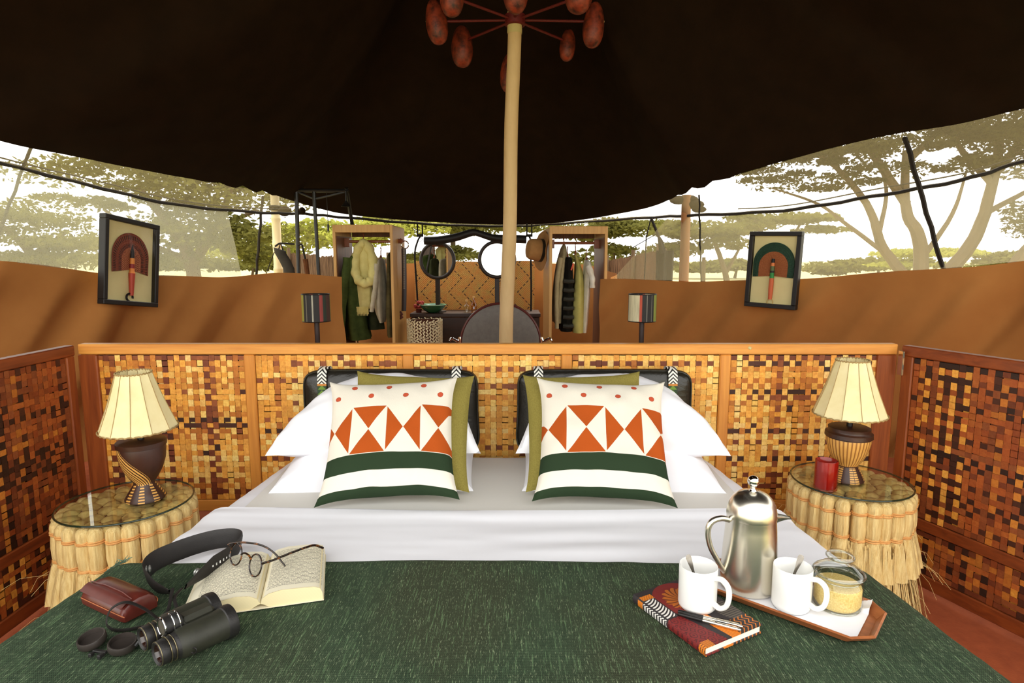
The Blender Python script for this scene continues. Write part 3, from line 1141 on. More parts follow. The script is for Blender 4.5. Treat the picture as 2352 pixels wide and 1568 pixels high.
# ================================================================== PILLOWS AND CUSHIONS
def pillow_mesh(w, h, th, nu=48, nv=48, pinch=.07, seed=0, wr=.006, ear=0.0, edge=.004, warp=None):
    """soft cushion in the XZ plane, thickness along Y; front face has UV 0..1"""
    mb = MB()
    for side in (-1, 1):
        def fn(u, v, side=side):
            s_, q = u * 2 - 1, v * 2 - 1
            ks = 1 - pinch * (1 - q ** 4) ** .9 if True else 1
            kq = 1 - pinch * (1 - s_ ** 4)
            x = s_ * w / 2 * (1 - pinch * (1 - abs(q) ** 2.5)) * (1 + ear * (abs(s_ * q)) ** 6)
            z = q * h / 2 * (1 - pinch * (1 - abs(s_) ** 2.5)) * (1 + ear * (abs(s_ * q)) ** 6)
            prof = ((1 - abs(s_) ** 2.6) * (1 - abs(q) ** 2.6)) ** .52
            d = th / 2 * prof + edge
            rim = max(abs(s_), abs(q))
            d += wr * vn(s_ * 4 + seed, q * 4 + seed * 2 + side) * min(1, prof * 2 + .1)
            d += wr * .9 * math.sin((s_ * 9 + q * 5 + seed) + 3 * vn(s_ * 3, q * 3 + seed)) * max(0, rim - .55) * (1 - rim) * 5
            yv = side * d if rim < .9999 else 0.0
            if warp:
                x, yv, z = warp(s_, q, x, yv, z)
            return Vector((x, yv, z))
        mb.grid(fn, nu, nv, flip=(side > 0))
    return mb


def place(o, loc, lean=0.0, rz=0.0, ry=0.0):
    o.location = loc
    o.rotation_euler = (Euler((0, 0, rz)).to_matrix() @ Euler((-lean, 0, 0)).to_matrix() @ Euler((0, ry, 0)).to_matrix()).to_euler()
    return o


# leather headrests hung on the screen
m, t, b_ = newmat('black leather', .32, 0, .5)
setcol(t, b_, mix(t, noise(t, 5, 5, .6), lin((40, 37, 28)), lin((22, 19, 15))))
bump(t, b_, noise(t, 9, 5, .6, dist=1.2) + noise(t, 160, 2) * .12, .35, .012)
M_leather = m
m, t, b_ = newmat('beaded strap', .45)
x, y, z = coords(t, 'UV')
chev = ((y * 34 + (x - .5).abs() * 2.4).frac() > .55)
c = mix(t, chev, lin((235, 232, 220)), lin((28, 28, 26)))
c = mix(t, (y < .885), c, lin((196, 124, 40)))
dia = (((y - .80) * 26).abs().frac() * .5 + (x - .5).abs()) < .46
c = mix(t, (y < .868), c, mix(t, dia, lin((30, 60, 28)), lin((104, 142, 40))))
red = mix(t, ((y * 22 + x * 1.2).frac() < .22), lin((176, 34, 30)), lin((240, 230, 220)))
c = mix(t, (y < .725), c, red)
setcol(t, b_, c)
bump(t, b_, (x * 60).sin() * (y * 700).sin(), .3, .001)
M_bead = m


def headrest(cx, label):
    root = empty('headrest_cushion', (cx, 2.405, BZ + .022), 0, label, 'cushion', 'black leather headrest cushions')
    W, H, T, r = .70, .345, .085, .085
    mb = MB()
    nU = 72
    rings = []
    for k, (ins, y) in enumerate([(.10, -T * .46), (.05, -T * .45), (.02, -T * .36), (.004, -T * .2), (0, 0), (.004, T * .25), (.02, T * .40), (.06, T * .46), (.10, T * .46)]):
        ring = []
        w, h, rr = W / 2 - ins, H / 2 - ins, max(.012, r - ins * .6)
        for i in range(nU):
            th = 2 * PI * i / nU
            c_, s_ = math.cos(th), math.sin(th)
            ex = .23
            x = w * math.copysign(abs(c_) ** ex, c_)
            z = h * math.copysign(abs(s_) ** ex, s_)
            if z < 0:
                x *= 1 + .015
            ring.append(Vector((x, y + .004 * vn(i * .25 + cx * 9, k), z + H / 2)))
        rings.append(ring)
    vs = [p for r_ in rings for p in r_]
    fs = []
    for k in range(len(rings) - 1):
        for i in range(nU):
            i2 = (i + 1) % nU
            fs.append((k * nU + i, k * nU + i2, (k + 1) * nU + i2, (k + 1) * nU + i))
    mb.add(vs, fs)
    mb.add([rings[0][i] for i in range(nU)], [tuple(range(nU))[::-1]])
    mb.add([rings[-1][i] for i in range(nU)], [tuple(range(nU))])
    mb.build('leather_pad', M_leather, root, smooth=60)
    mb = MB()
    mb.tube([p + Vector((0, -.002, 0)) for p in rings[3]] + [rings[3][0]], .0035, 6)
    mb.build('piping', M_leather, root)
    for sx in (-1, 1):
        mb = MB()
        path = [Vector((sx * .265, T * .5, .28)), Vector((sx * .265, T * .52, .33)), Vector((sx * .265, T * .25, .352)), Vector((sx * .265, -T * .2, .351)), Vector((sx * .265, -T * .44, .336)), Vector((sx * .265 + .0, -T * .53, .30)), Vector((sx * .265, -T * .55, .2)), Vector((sx * .265, -T * .55, .02))]
        P = spline(path, 6)
        n = len(P) - 1
        mb.grid(lambda u, v: P[min(n, int(round((1 - v) * n)))] + Vector(((u - .5) * .036, -.002 * math.sin(PI * u), 0)), 4, n)
        st = mb.build('beaded_strap', M_bead, root, label='beaded strap in white, green and red bands')
        # uv runs along z so the bands sit at the same height on every strap
        ul = st.data.uv_layers[0]
        for lp in st.data.loops:
            q = st.data.vertices[lp.vertex_index].co
            uu = (q.x - (sx * .265 - .018)) / .036
            ul.data[lp.index].uv = (uu, min(1.2, .62 + (q.z - .16) / .19 * .38) if q.y < 0.02 else .95)
    return root


headrest(-.485, 'black leather headrest with beaded straps behind the left pillows')
headrest(.370, 'black leather headrest with beaded straps behind the right pillows')

# white bed pillows: one flat, one leaning on it, at each side
for k, (cx, rz, lab1, lab2) in enumerate([(-.50, .03, 'lower white pillow lying flat at the left side of the bed', 'upper white pillow leaning on the left leather headrest'),
                                          (.40, -.03, 'lower white pillow lying flat at the right side of the bed', 'upper white pillow leaning on the right leather headrest')]):
    sg = -1 if k == 0 else 1
    o = pillow_mesh(.695, .38, .14, 44, 36, .02, 3 + k, .012, .015, .005, warp=lambda s_, q, x, yv, z: (x, yv + .052 * max(abs(s_), abs(q)) ** 3, z)).build('pillow', M_white)
    place(o, (cx - sg * .008, 2.205, BZ + .075), math.radians(84), rz)
    tag(o, lab1, 'pillow', 'white bed pillows')

    def slump(s_, q, x, yv, z, sg=sg):
        o_ = max(0, s_ * sg)                 # the outer upper corner has sunk in
        i_ = max(0, -s_ * sg)
        up = (q + 1) / 2
        x -= sg * .20 * o_ * up ** 1.3
        x += sg * .09 * i_ * up
        z -= .05 * o_ ** 2 * up + .04 * i_ ** 2 * up
        yv += .030 * max(0, -q) ** 3            # lower hem lies down on the pillow beneath
        return x, yv, z
    o = pillow_mesh(.755, .350, .17, 44, 36, .02, 7 + k, .014, .015, .005, warp=slump).build('pillow', M_white)
    place(o, (cx + sg * .0, 2.235, BZ + .235), math.radians(55), rz * 1.2, 0)
    tag(o, lab2, 'pillow', 'white bed pillows')

M_olive = mat('olive felt', (150, 138, 72), (132, 120, 58), rough=.95, spec=.1, scale=220, detail=2, bmp=.4, bscale=400)
for k, (cx, ry, rz, lab) in enumerate([(-.365, .07, .10, 'plain olive felt cushion tucked behind the left patterned cushion'), (.265, -.05, -.06, 'plain olive felt cushion tucked behind the right patterned cushion')]):
    o = pillow_mesh(.43, .45, .09, 40, 40, .05, 11 + k, .004, .03).build('cushion', M_olive)
    place(o, (cx, 2.125, BZ + .200), math.radians(42), rz, ry)
    tag(o, lab, 'cushion', 'olive cushions')


def pattern_mat(name, u0, pu):
    m, t, b_ = newmat(name, .9, 0, .15)
    x, y, z = coords(t, 'UV')
    cream, orange, green, dot = lin((230, 223, 208)), lin((176, 80, 26)), lin((42, 58, 38)), lin((196, 84, 56))
    wob = (noise(t, 3, 2, .5, kind='UV') - .5) * .012
    yy = y + wob
    cell = (x - u0) / pu
    k = cell.floor()
    s_ = (cell.frac() - .5) * 2
    q = (yy - .51) / .205
    vert = (q.abs() > s_.abs() * .985)
    odd = (k.mod(2.0) > .5)
    tri = (vert - odd).abs()
    gap = (s_.abs() < .965)
    tri = tri * gap * (((q.abs() - s_.abs()).abs()) > .012) * yy.inside(.305, .715)
    c = mix(t, tri, cream, orange)
    for v0, off in ((.925, .20), (.82, .065)):
        du = (((x - off) / .28 + .5).frac() - .5) * .28
        dv = yy - v0
        r2 = (du * du + dv * dv).sqrt() + (noise(t, 40, 2, kind='UV') - .5) * .006
        c = mix(t, (r2 < .0235), c, dot)
        c = mix(t, r2.inside(.019, .0235) * .5, c, lin((140, 62, 40)))
    c = mix(t, yy.inside(.165, .300), c, green)
    c = mix(t, (yy < .048), c, green)
    setcol(t, b_, c)
    bump(t, b_, noise(t, 420, 2) + noise(t, 14, 3) * 3, .25, .002)
    return m


M_pat1 = pattern_mat('block printed cotton', .20, .28)
M_pat2 = pattern_mat('block printed cotton wide', .205, .305)
o = pillow_mesh(.445, .45, .13, 56, 56, .065, 21, .009, .05).build('cushion', M_pat1)
place(o, (-.418, 2.040, BZ + .192), math.radians(43), .03, -.045)
tag(o, 'left white cushion printed with orange triangles and green stripes', 'cushion', 'patterned cushions')
o = pillow_mesh(.445, .45, .13, 56, 56, .065, 25, .009, .05).build('cushion', M_pat2)
place(o, (.310, 2.032, BZ + .192), math.radians(43), -.03, .035)
tag(o, 'right white cushion printed with orange triangles and green stripes', 'cushion', 'patterned cushions')


# ================================================================== RAFFIA TABLES
M_raffia = mat('raffia', (242, 216, 150), (214, 176, 106), rough=.75, scale=30, stretch=(5, 5, .25), contrast=1.3, bmp=.9, bscale=90, bstretch=(6, 6, .2), bdist=.004)
M_raffia_tie = mat('raffia tie', (224, 170, 100), (196, 134, 70), rough=.7, scale=50, bmp=.5, bscale=150)
M_seat = mat('seagrass coil', (214, 188, 118), (138, 108, 56), rough=.85, scale=22, detail=5, bmp=.8, bscale=50, contrast=1.3)
M_tglass = thin_glass('green edged glass', (.97, .98, .94), .03)
M_gedge = mat('glass edge', (30, 44, 28), rough=.1)


def raffia_table(cx, cy, label, seed):
    rng = random.Random(seed)
    R, ZT = .200, .524
    root = empty('raffia_table', (cx, cy, 0), 0, label, 'table', 'raffia skirted bedside tables')
    mb = MB()
    mb.lathe([(.150, 0), (.150, .47), (.165, .508), (.001, .508)], 28)
    mb.build('table_drum', mat('dark drum', (92, 66, 34), rough=.9), root)
    # coils of plaited grass on the top
    mb = MB()
    for ring, n in ((.0, 1), (.058, 7), (.112, 12), (.162, 18)):
        for i in range(n):
            a = 2 * PI * i / n + ring * 20
            mb.ball((ring * math.cos(a), ring * math.sin(a), .509), .029, 9, 5, (1.05, 1.05, .60))
    mb.build('plaited_top', M_seat, root)
    n = 26
    hair = MB()
    for i in range(n):
        a = 2 * PI * i / n + rng.uniform(-.03, .03)
        r0 = R - .012
        q = rng.uniform(.94, 1.08)
        w = .0265 * q
        mb = MB()
        prof = [(.002, .006), (.6, .002), (.95, -.010), (1.0, -.026), (.93, -.041), (.99, -.056), (1.04, -.090), (.99, -.118), (.90, -.130), (1.02, -.146), (1.2, -.20), (1.34, -.27)]
        vs, fs = [], []
        k = 18
        ca, sa = math.cos(a), math.sin(a)
        for pi_, (pr, dz) in enumerate(prof):
            flare = max(0, -dz - .13) * .16
            for j in range(k):
                th = 2 * PI * j / k
                rr = w * pr * (1 + (.07 if j % 2 else -.07) * min(1, pi_ / 2) + rng.uniform(-.05, .05))
                lx, ly = rr * math.cos(th), rr * math.sin(th) * .92
                rad = r0 + flare + lx
                vs.append(Vector((ca * rad - sa * ly, sa * rad + ca * ly, ZT - .006 + dz)))
        for pi_ in range(len(prof) - 1):
            for j in range(k):
                j2 = (j + 1) % k
                fs.append((pi_ * k + j, pi_ * k + j2, (pi_ + 1) * k + j2, (pi_ + 1) * k + j)[::-1])
        mb.add(vs, fs)
        bo = mb.build('raffia_bundle', M_raffia, root, smooth=70)
        for dz, pr in ((-.041, .97), (-.130, .96)):
            mb = MB()
            jit = rng.uniform(-.004, .004)
            fl = max(0, -dz - .13) * .16
            for q2 in (-.003, .003):
                mb.torus(w * pr, .0034, ((r0 + fl) * ca, (r0 + fl) * sa, ZT - .006 + dz + q2 + jit), Euler((rng.uniform(-.06, .06), rng.uniform(-.06, .06), a)).to_matrix(), 16, 5, 1.0, .95)
            mb.build('binding', M_raffia_tie, bo)
        for _ in range(64):
            b_ = a + rng.uniform(-.135, .135)
            rr = R + rng.uniform(-.012, .020)
            fl = rng.uniform(.02, .085)
            wv = rng.uniform(.0016, .0035)
            side = Vector((-math.sin(b_), math.cos(b_), 0)) * wv
            zz = rng.uniform(.33, .38)
            db = rng.uniform(-.09, .09)
            P = []
            for s_ in range(5):
                f = s_ / 4
                z = zz * (1 - f) + rng.uniform(.01, .05) * f if s_ == 4 else zz * (1 - f) + .02 * f
                r_ = rr + fl * f ** 1.4 + .004 * math.sin(f * 7 + i)
                an = b_ + db * f
                P.append(Vector((r_ * math.cos(an), r_ * math.sin(an), max(.006, z))))
            vs = []
            for s_, p in enumerate(P):
                tw = 1 - .5 * s_ / 4
                vs += [p - side * tw, p + side * tw]
            hair.add(vs, [(2 * s_, 2 * s_ + 1, 2 * s_ + 3, 2 * s_ + 2) for s_ in range(4)])
    for _ in range(40):   # stray fibres
        b_ = rng.random() * 2 * PI
        r_ = R + .03
        z = rng.uniform(.15, .4)
        p = Vector((r_ * math.cos(b_), r_ * math.sin(b_), z))
        e = Vector((math.cos(b_ + rng.uniform(-.6, .6)), math.sin(b_ + rng.uniform(-.6, .6)), rng.uniform(-1.2, .2))) * rng.uniform(.04, .10)
        hair.tube([p, p + e * .6, p + e + Vector((0, 0, -.03))], .0005, 3)
    hair.build('raffia_fringe', M_raffia, root, smooth=False, kind='stuff')
    mb = MB()
    mb.lathe([(.001, ZT + .004), (R + .003, ZT + .004)], 64)
    mb.lathe([(R + .003, ZT + .010), (.001, ZT + .010)], 64)
    gl = mb.build('glass_top', M_tglass, root, smooth=False)
    mb = MB()
    mb.torus(R + .003, .0032, (0, 0, ZT + .007), n=72, k=8)
    mb.build('glass_edge', M_gedge, gl)
    return root


raffia_table(-1.315, 1.99, 'round raffia skirted table with glass top in the left corner', 5)
raffia_table(1.265, 2.19, 'round raffia skirted table with glass top in the right corner', 6)
TZ = .535

# ================================================================== TABLE LAMPS
m, t, b_ = newmat('goatskin shade', .6, 0, .3)
setcol(t, b_, mix(t, ((noise(t, 14, 4) - .5) * 2 + .5).sat(), lin((240, 228, 180)), lin((226, 208, 150))))
b_.inputs['Transmission Weight'].default_value = 0
bump(t, b_, noise(t, 50, 3), .15, .002)
M_skin = m
M_stitch = mat('shade stitching', (150, 122, 74), (176, 148, 96), rough=.8, scale=80)
M_dwood = mat('dark carved wood', (70, 38, 22), (44, 24, 14), rough=.4, scale=18, bmp=.2, detail=5)


def striped(name, mode):
    m, t, b_ = newmat(name, .42)
    x, y, z = coords(t, 'Object')
    ang = y.atan2(x)
    dark = mix(t, noise(t, 22, 4), lin((72, 38, 24)), lin((40, 22, 14)))
    pale = mix(t, noise(t, 30, 3), lin((224, 174, 92)), lin((200, 142, 66)))
    if mode == 'left':
        # pale hatched sash sweeping round a dark body
        s_ = ((ang / (2 * PI)) + z * 2.1 + .124).frac()
        sash = s_.inside(.08, .30) * (z > .058)
        fine = ((s_ * 190).sin() > -.2)
        foot = (z < .058) * ((((ang / (2 * PI)) * 8).frac()).inside(.1, .52))
        finf = ((z * 700 + (ang * 3).sin() * 1.5).sin() > -.1)
        msk = (sash * fine + foot * finf).sat()
    else:
        body = z.inside(.060, .168)
        fine = ((ang * 34).sin() > -.35)
        foot = (z < .056) * ((((ang / (2 * PI)) * 6 + .15).frac()).inside(.06, .60))
        mid = 1 - (((ang / (2 * PI)) * 6 + .15).frac()).inside(.31, .34)
        finf = ((z * 800).sin() > -.5)
        msk = (body * fine + foot * finf * mid).sat()
        dark = mix(t, body, dark, lin((150, 100, 46)))
    setcol(t, b_, mix(t, msk, dark, pale))
    bump(t, b_, msk, .35, .0015)
    return m


M_lampL, M_lampR = striped('sash carved wood', 'left'), striped('reeded carved wood', 'right')


def table_lamp(loc, label, mbody, H, shade, tilt, prof, rz, cap):
    root = empty('table_lamp', loc, rz, label, 'lamp', 'table lamps with goatskin shades')
    mb = MB()
    mb.lathe(prof, 40, caps=True)
    mb.build('carved_base', mbody, root, smooth=50)
    zt = prof[-1][1]
    mb = MB()
    mb.lathe(cap, 32, (0, 0, 0), caps=True)
    mb.build('base_cap', M_dwood, root, smooth=50)
    root.scale = (.955, .955, .955)
    zc = cap[-1][1]
    mb = MB()
    mb.lathe([(.011, zc - .002), (.011, zc + .085)], 14, caps=True)
    mb.build('lamp_stem', M_black, root)
    r0, r1, z0, z1, n = shade
    sh = bpy.data.objects.new('lamp_shade', None)
    COL.objects.link(sh)
    sh.parent = root
    sh.rotation_euler = tilt
    first = None
    for k in range(n):
        a0, a1 = 2 * PI * k / n, 2 * PI * (k + 1) / n
        if first is None:
            def fn(u, v):
                a = a0 + (a1 - a0) * u
                r = r0 + (r1 - r0) * v
                chord = math.cos((a1 - a0) / 2) / math.cos(a - (a0 + a1) / 2)
                bow = .0 + .004 * math.sin(PI * v)
                sc = -.004 * math.sin(PI * u) if v == 0 else 0
                return Vector(((r * chord - bow) * math.cos(a), (r * chord - bow) * math.sin(a), z0 + (z1 - z0) * v - sc * -1))
            mb = MB()
            mb.grid(fn, 6, 6)
            first = mb.build('shade_panel', M_skin, sh)
            seam = MB()
            seam.tube([Vector((r0, 0, z0)), Vector(((r0 + r1) / 2 - .003, 0, (z0 + z1) / 2)), Vector((r1, 0, z1))], .0011, 5)
            seam0 = seam.build('seam', M_stitch, sh)
        else:
            c = first.copy(); COL.objects.link(c); c.parent = sh; c.rotation_euler = (0, 0, a0)
            c = seam0.copy(); COL.objects.link(c); c.parent = sh; c.rotation_euler = (0, 0, a0)
    for r, z, nm in ((r0, z0, 'rim'), (r1, z1, 'rim')):
        mb = MB()
        P = [Vector((r * math.cos(2 * PI * i / 96), r * math.sin(2 * PI * i / 96), z + .002 * math.sin(i * 2.1))) for i in range(97)]
        mb.tube(P, .0024, 5)
        mb.build(nm, M_stitch, sh)
    return root


table_lamp((-1.262, 2.01, TZ), 'table lamp with diagonal striped carved base on the left table', M_lampL, .47, (.124, .056, .262, .462, 12), (.02, .02, 0),
           [(.066, 0), (.066, .006), (.052, .030), (.036, .055), (.034, .063), (.046, .080), (.062, .110), (.073, .145), (.077, .180), (.075, .196)], -.7,
           [(.075, .194), (.080, .196), (.081, .212), (.074, .217), (.001, .219)])
table_lamp((1.25, 2.195, TZ), 'table lamp with upright reeded carved base on the right table', M_lampR, .47, (.130, .058, .262, .472, 12), (.0, -.02, 0),
           [(.066, 0), (.066, .005), (.054, .030), (.040, .055), (.040, .061), (.054, .080), (.068, .110), (.077, .145), (.080, .168), (.079, .172)], .35,
           [(.080, .170), (.085, .173), (.084, .188), (.075, .193), (.074, .197), (.075, .208), (.066, .212), (.001, .213)])

# red tumbler
m = thin_glass('red glass', (.42, .05, .03), .10, .05)
gr = empty('glass_tumbler', (1.125, 2.10, TZ), 0, 'red glass tumbler beside the lamp on the right table', 'glass')
mb = MB()
mb.lathe([(.001, .004), (.034, .004), (.037, .02), (.0375, .102), (.0355, .1045), (.034, .102), (.0335, .014), (.001, .012)], 32)
mb.build('tumbler', mat('red tumbler', (150, 36, 24), (120, 24, 18), rough=.12, scale=14), gr)
mb = MB()
mb.lathe([(.0376, .004), (.0392, .0), (.0395, .01), (.0385, .104)], 32)
mb.build('outer_glass', thin_glass('clear red sheen', (.95, .55, .5), .06, .03), gr)

# ================================================================== THINGS ON THE BED
TB = BZ + .0165          # top of the throw

# ---- paperback lying open
M_paper = mat('cream paper', (236, 228, 200), (228, 216, 182), rough=.85, scale=8)
m, t, b_ = newmat('page edges', .9)
x, y, z = coords(t, 'Object')
setcol(t, b_, mix(t, ((z * 5200 + noise(t, 8, 2) * 6).sin() * .5 + .5) * .5, lin((240, 226, 180)), lin((206, 186, 132))))
M_pedge = m
m, t, b_ = newmat('printed page', .85)
x, y, z = coords(t, 'UV')
ln = (y * 34).frac()
word = (noise(t, 1, 2, .6, (70, 34, 1), 'UV') > .43)
inm = x.inside(.12, .90) * y.inside(.08, .93)
ink = ((ln - .5).abs() < .27) * word * inm
c = mix(t, ink * .62, lin((238, 230, 204)), lin((70, 62, 52)))
setcol(t, b_, c)
M_print = m
bk = empty('open_book', (-.60, 1.395, TB), 0, 'thick paperback lying open beside the binocular strap', 'book')
ang = math.atan2(.27, .96)
bk.rotation_euler = (0, 0, ang)
LB = .222


def page_block(name, prof_top, sgn):
    """prof_top: list of (x, z) from the gutter outward; extruded along the spine"""
    n = len(prof_top)
    mb = MB()
    vs, fs = [], []
    for yv in (-LB / 2, LB / 2):
        for (x_, z_) in prof_top:
            vs.append((sgn * x_, yv, z_))
        for (x_, z_) in prof_top[::-1]:
            vs.append((sgn * x_ * .985, yv, min(z_, .0015 + .012 * max(0, (.02 - x_) / .02))))
    m_ = 2 * n
    for i in range(m_):
        i2 = (i + 1) % m_
        fs.append((i, i2, m_ + i2, m_ + i))
    fs.append(tuple(range(m_))[::-1])
    fs.append(tuple(range(m_, 2 * m_)))
    mb.add(vs, fs)
    blk = mb.build(name, M_pedge, bk, smooth=50)
    mb = MB()
    P = [Vector((x_, 0, z_)) for x_, z_ in prof_top]

    def fn(u, v):
        p = curve_at(P, .01 + u * .98)
        return Vector((sgn * p.x, (v - .5) * (LB - .002), p.z + .0006))
    mb.grid(fn, 24, 2, flip=(sgn < 0))
    pg = mb.build('printed_page', M_print, blk)
    if sgn < 0:
        for lp in pg.data.loops:
            q = pg.data.uv_layers[0].data[lp.index].uv
            q[0] = 1 - q[0]
    return blk


page_block('page_block', [(.0, .012), (.006, .024), (.022, .033), (.05, .036), (.085, .031), (.12, .020), (.15, .008), (.163, .002)], -1)
page_block('page_block', [(.0, .012), (.005, .024), (.018, .033), (.045, .038), (.09, .037), (.118, .035), (.130, .030), (.1345, .020), (.136, .004)], 1)
mb = MB()
mb.box((-.015, 0, .0012), (.305, .226, .002))
mb.build('book_cover', M_paper, bk)

# ---- eyeglasses
m, t, b_ = newmat('tortoiseshell', .15)
setcol(t, b_, mix(t, ((noise(t, 90, 3) - .56) * 8).sat(), lin((28, 16, 10)), lin((140, 84, 38))))
M_tort = m
GD = TB + .040 - .605
gl = empty('eyeglasses', (-.63, 1.40, .62), 0, 'round tortoiseshell eyeglasses resting on the open book', 'eyeglasses')
ca_, cb_ = Vector((-.680, 1.418, .630 + GD)), Vector((-.611, 1.367, .628 + GD))
axis = (cb_ - ca_).normalized()
upv = Vector((.18, .22, .93))
upv = (upv - axis * upv.dot(axis)).normalized()
nv = axis.cross(upv)
MR = Matrix((axis, upv, nv)).transposed()
for c_ in (ca_, cb_):
    mb = MB()
    mb.torus(.0240, .0019, c_, MR, 36, 8, 1.0, 1.06)
    rim = mb.build('rim', M_tort, gl, world=True)
    mb = MB()
    mb.lathe([(.001, -.0004), (.0225, -.0004), (.0225, .0006), (.001, .0006)], 30, c_, M=MR @ Matrix.Diagonal((.95, 1.06, 1)))
    mb.build('lens', thin_glass('lens glass', (1, 1, 1), .03), rim, smooth=False, world=True)
mb = MB()
br = [ca_ + axis * .0215 + upv * .006, ca_ + axis * .033 + upv * .013, cb_ - axis * .033 + upv * .013, cb_ - axis * .0215 + upv * .006]
mb.tube(spline(br, 5), .0023, 8)
mb.build('bridge', M_tort, gl, world=True)
for pts in ([ca_ - axis * .0225 + upv * .010, Vector((-.702, 1.431, .650 + GD)), Vector((-.668, 1.440, .650 + GD)), Vector((-.625, 1.436, .645 + GD)), Vector((-.588, 1.420, .634 + GD)), Vector((-.560, 1.402, .616 + GD)), Vector((-.552, 1.396, .611 + GD))],
            [cb_ + axis * .0225 + upv * .010, Vector((-.583, 1.358, .640 + GD)), Vector((-.572, 1.366, .640 + GD)), Vector((-.535, 1.410, .640 + GD)), Vector((-.503, 1.452, .636 + GD)), Vector((-.490, 1.470, .624 + GD)), Vector((-.484, 1.478, .616 + GD))]):
    mb = MB()
    mb.tube(spline(pts, 6), .0021, 8, flat=1.4)
    mb.build('temple', M_tort, gl, world=True)

# ---- burgundy spectacle case
m, t, b_ = newmat('burgundy leather', .28, 0, .5)
setcol(t, b_, mix(t, noise(t, 30, 4), lin((104, 44, 34)), lin((72, 26, 22))))
bump(t, b_, noise(t, 300, 2), .1, .001)
M_burg = m
cs = empty('glasses_case', (-.895, 1.298, TB), math.radians(-28), 'burgundy leather glasses case with stitched edges', 'case')
cl, cw, ch = .168, .080, .044
mb = MB()
sec = [(-cw / 2, .004), (-cw / 2 - .002, .018), (-cw / 2 + .006, .034), (-cw / 4, .044), (0, .047), (cw / 4, .044), (cw / 2 - .006, .034), (cw / 2 + .002, .018), (cw / 2, .004)]
nS = len(sec)
vs, fs = [], []
stations = [(-cl / 2, .72), (-cl / 2 + .004, .90), (-cl / 2 + .012, .98), (-cl / 4, 1.0), (cl / 4, 1.0), (cl / 2 - .012, .98), (cl / 2 - .004, .90), (cl / 2, .72)]
for (sx_, k) in stations:
    for (yy_, zz_) in sec:
        vs.append((sx_, yy_ * (.5 + .5 * k), .002 + zz_ * k))
for i in range(len(stations) - 1):
    for j in range(nS - 1):
        a = i * nS + j
        fs.append((a, a + nS, a + nS + 1, a + 1))
fs.append(tuple(range(nS)))
fs.append(tuple((len(stations) - 1) * nS + j for j in range(nS))[::-1])
for i in range(len(stations) - 1):
    a = i * nS
    fs.append((a, a + nS - 1, a + 2 * nS - 1, a + nS))
mb.add(vs, fs)
mb.build('case_body', M_burg, cs, smooth=35)
M_thread = mat('tan thread', (176, 104, 62), rough=.7)
mb = MB()
for k in (-1, 1):
    mb.tube([(sx_ * .99, k * (cw / 2 + .002) * (.5 + .5 * q), .002 + .020 * q) for sx_, q in stations], .0011, 4)
mb.tube([(-cl / 2 - .0006, y_ * .86, .002 + z_ * .72 + .001) for y_, z_ in sec], .0011, 4)
mb.build('stitching', M_thread, cs)
mb = MB()
mb.grid(lambda u, v: Vector((-cl * .48 + cl * .96 * u, -cw / 2 * (1 - .55 * v) - .0006, .0365 + .0115 * math.sin(v * PI / 2) * 1.0)), 12, 6)
mb.tube([(-cl * .48, -.016, .0485), (-cl * .2, -.010, .0495), (cl * .2, -.010, .0495), (cl * .48, -.016, .0485)], .0013, 4)
mb.build('front_flap', M_burg, cs, smooth=50)

# ---- binoculars
M_armor = mat('olive black rubber armour', (48, 48, 36), (36, 36, 27), rough=.55, scale=60, bmp=.3, bscale=500, bdist=.0005)
bn = empty('binoculars', (-.66, 1.15, TB), 0, 'olive black binoculars lying on the green throw near the open book', 'binoculars')
ax = Vector((.092, .122, -.003)).normalized()
BK = 1.18
pe = Vector((-ax.y, ax.x, 0))
zv = Vector((0, 0, 1))
MA = Matrix((pe, zv, ax)).transposed() @ Matrix.Diagonal((BK, BK, 1.02))     # local z runs along the barrel


def barrel(p, up):
    prof_eye = [(.014, .004), (.0185, .0), (.0200, .003), (.0205, .016), (.0195, .018), (.0205, .020), (.0205, .026), (.0195, .028), (.0215, .031), (.0225, .036)]
    mb = MB(); mb.lathe(prof_eye, 32, p, M=MA)
    b1 = mb.build('eyecup', M_blackrub, bn, world=True)
    mb = MB()
    mb.torus(.0192, .0011, p + ax * .002 * 1.02, MA, 32, 6)
    mb.torus(.0209, .0010, p + ax * .0185 * 1.02, MA, 32, 6)
    mb.torus(.0212, .0010, p + ax * .0275 * 1.02, MA, 32, 6)
    mb.build('trim_ring', mat('dull brass ring', (130, 120, 92), rough=.3, metal=.8), b1, world=True)
    mb = MB(); mb.lathe([(.0001, .006), (.008, .007), (.0125, .009), (.0145, .003)], 28, p, M=MA)
    mb.build('ocular_lens', mat('coated lens', (46, 26, 20), rough=.05, spec=.9), b1, world=True)
    mb = MB(); mb.lathe([(.0225, .036), (.0255, .046), (.0262, .07), (.0268, .118), (.0275, .126)], 36, p, M=MA)
    mb.build('barrel', M_armor, bn, world=True)
    mb = MB(); mb.lathe([(.0275, .126), (.0292, .128), (.0296, .140), (.0288, .146), (.0255, .147), (.024, .142), (.0001, .138)], 36, p, M=MA)
    mb.build('objective_ring', M_blackrub, bn, world=True)


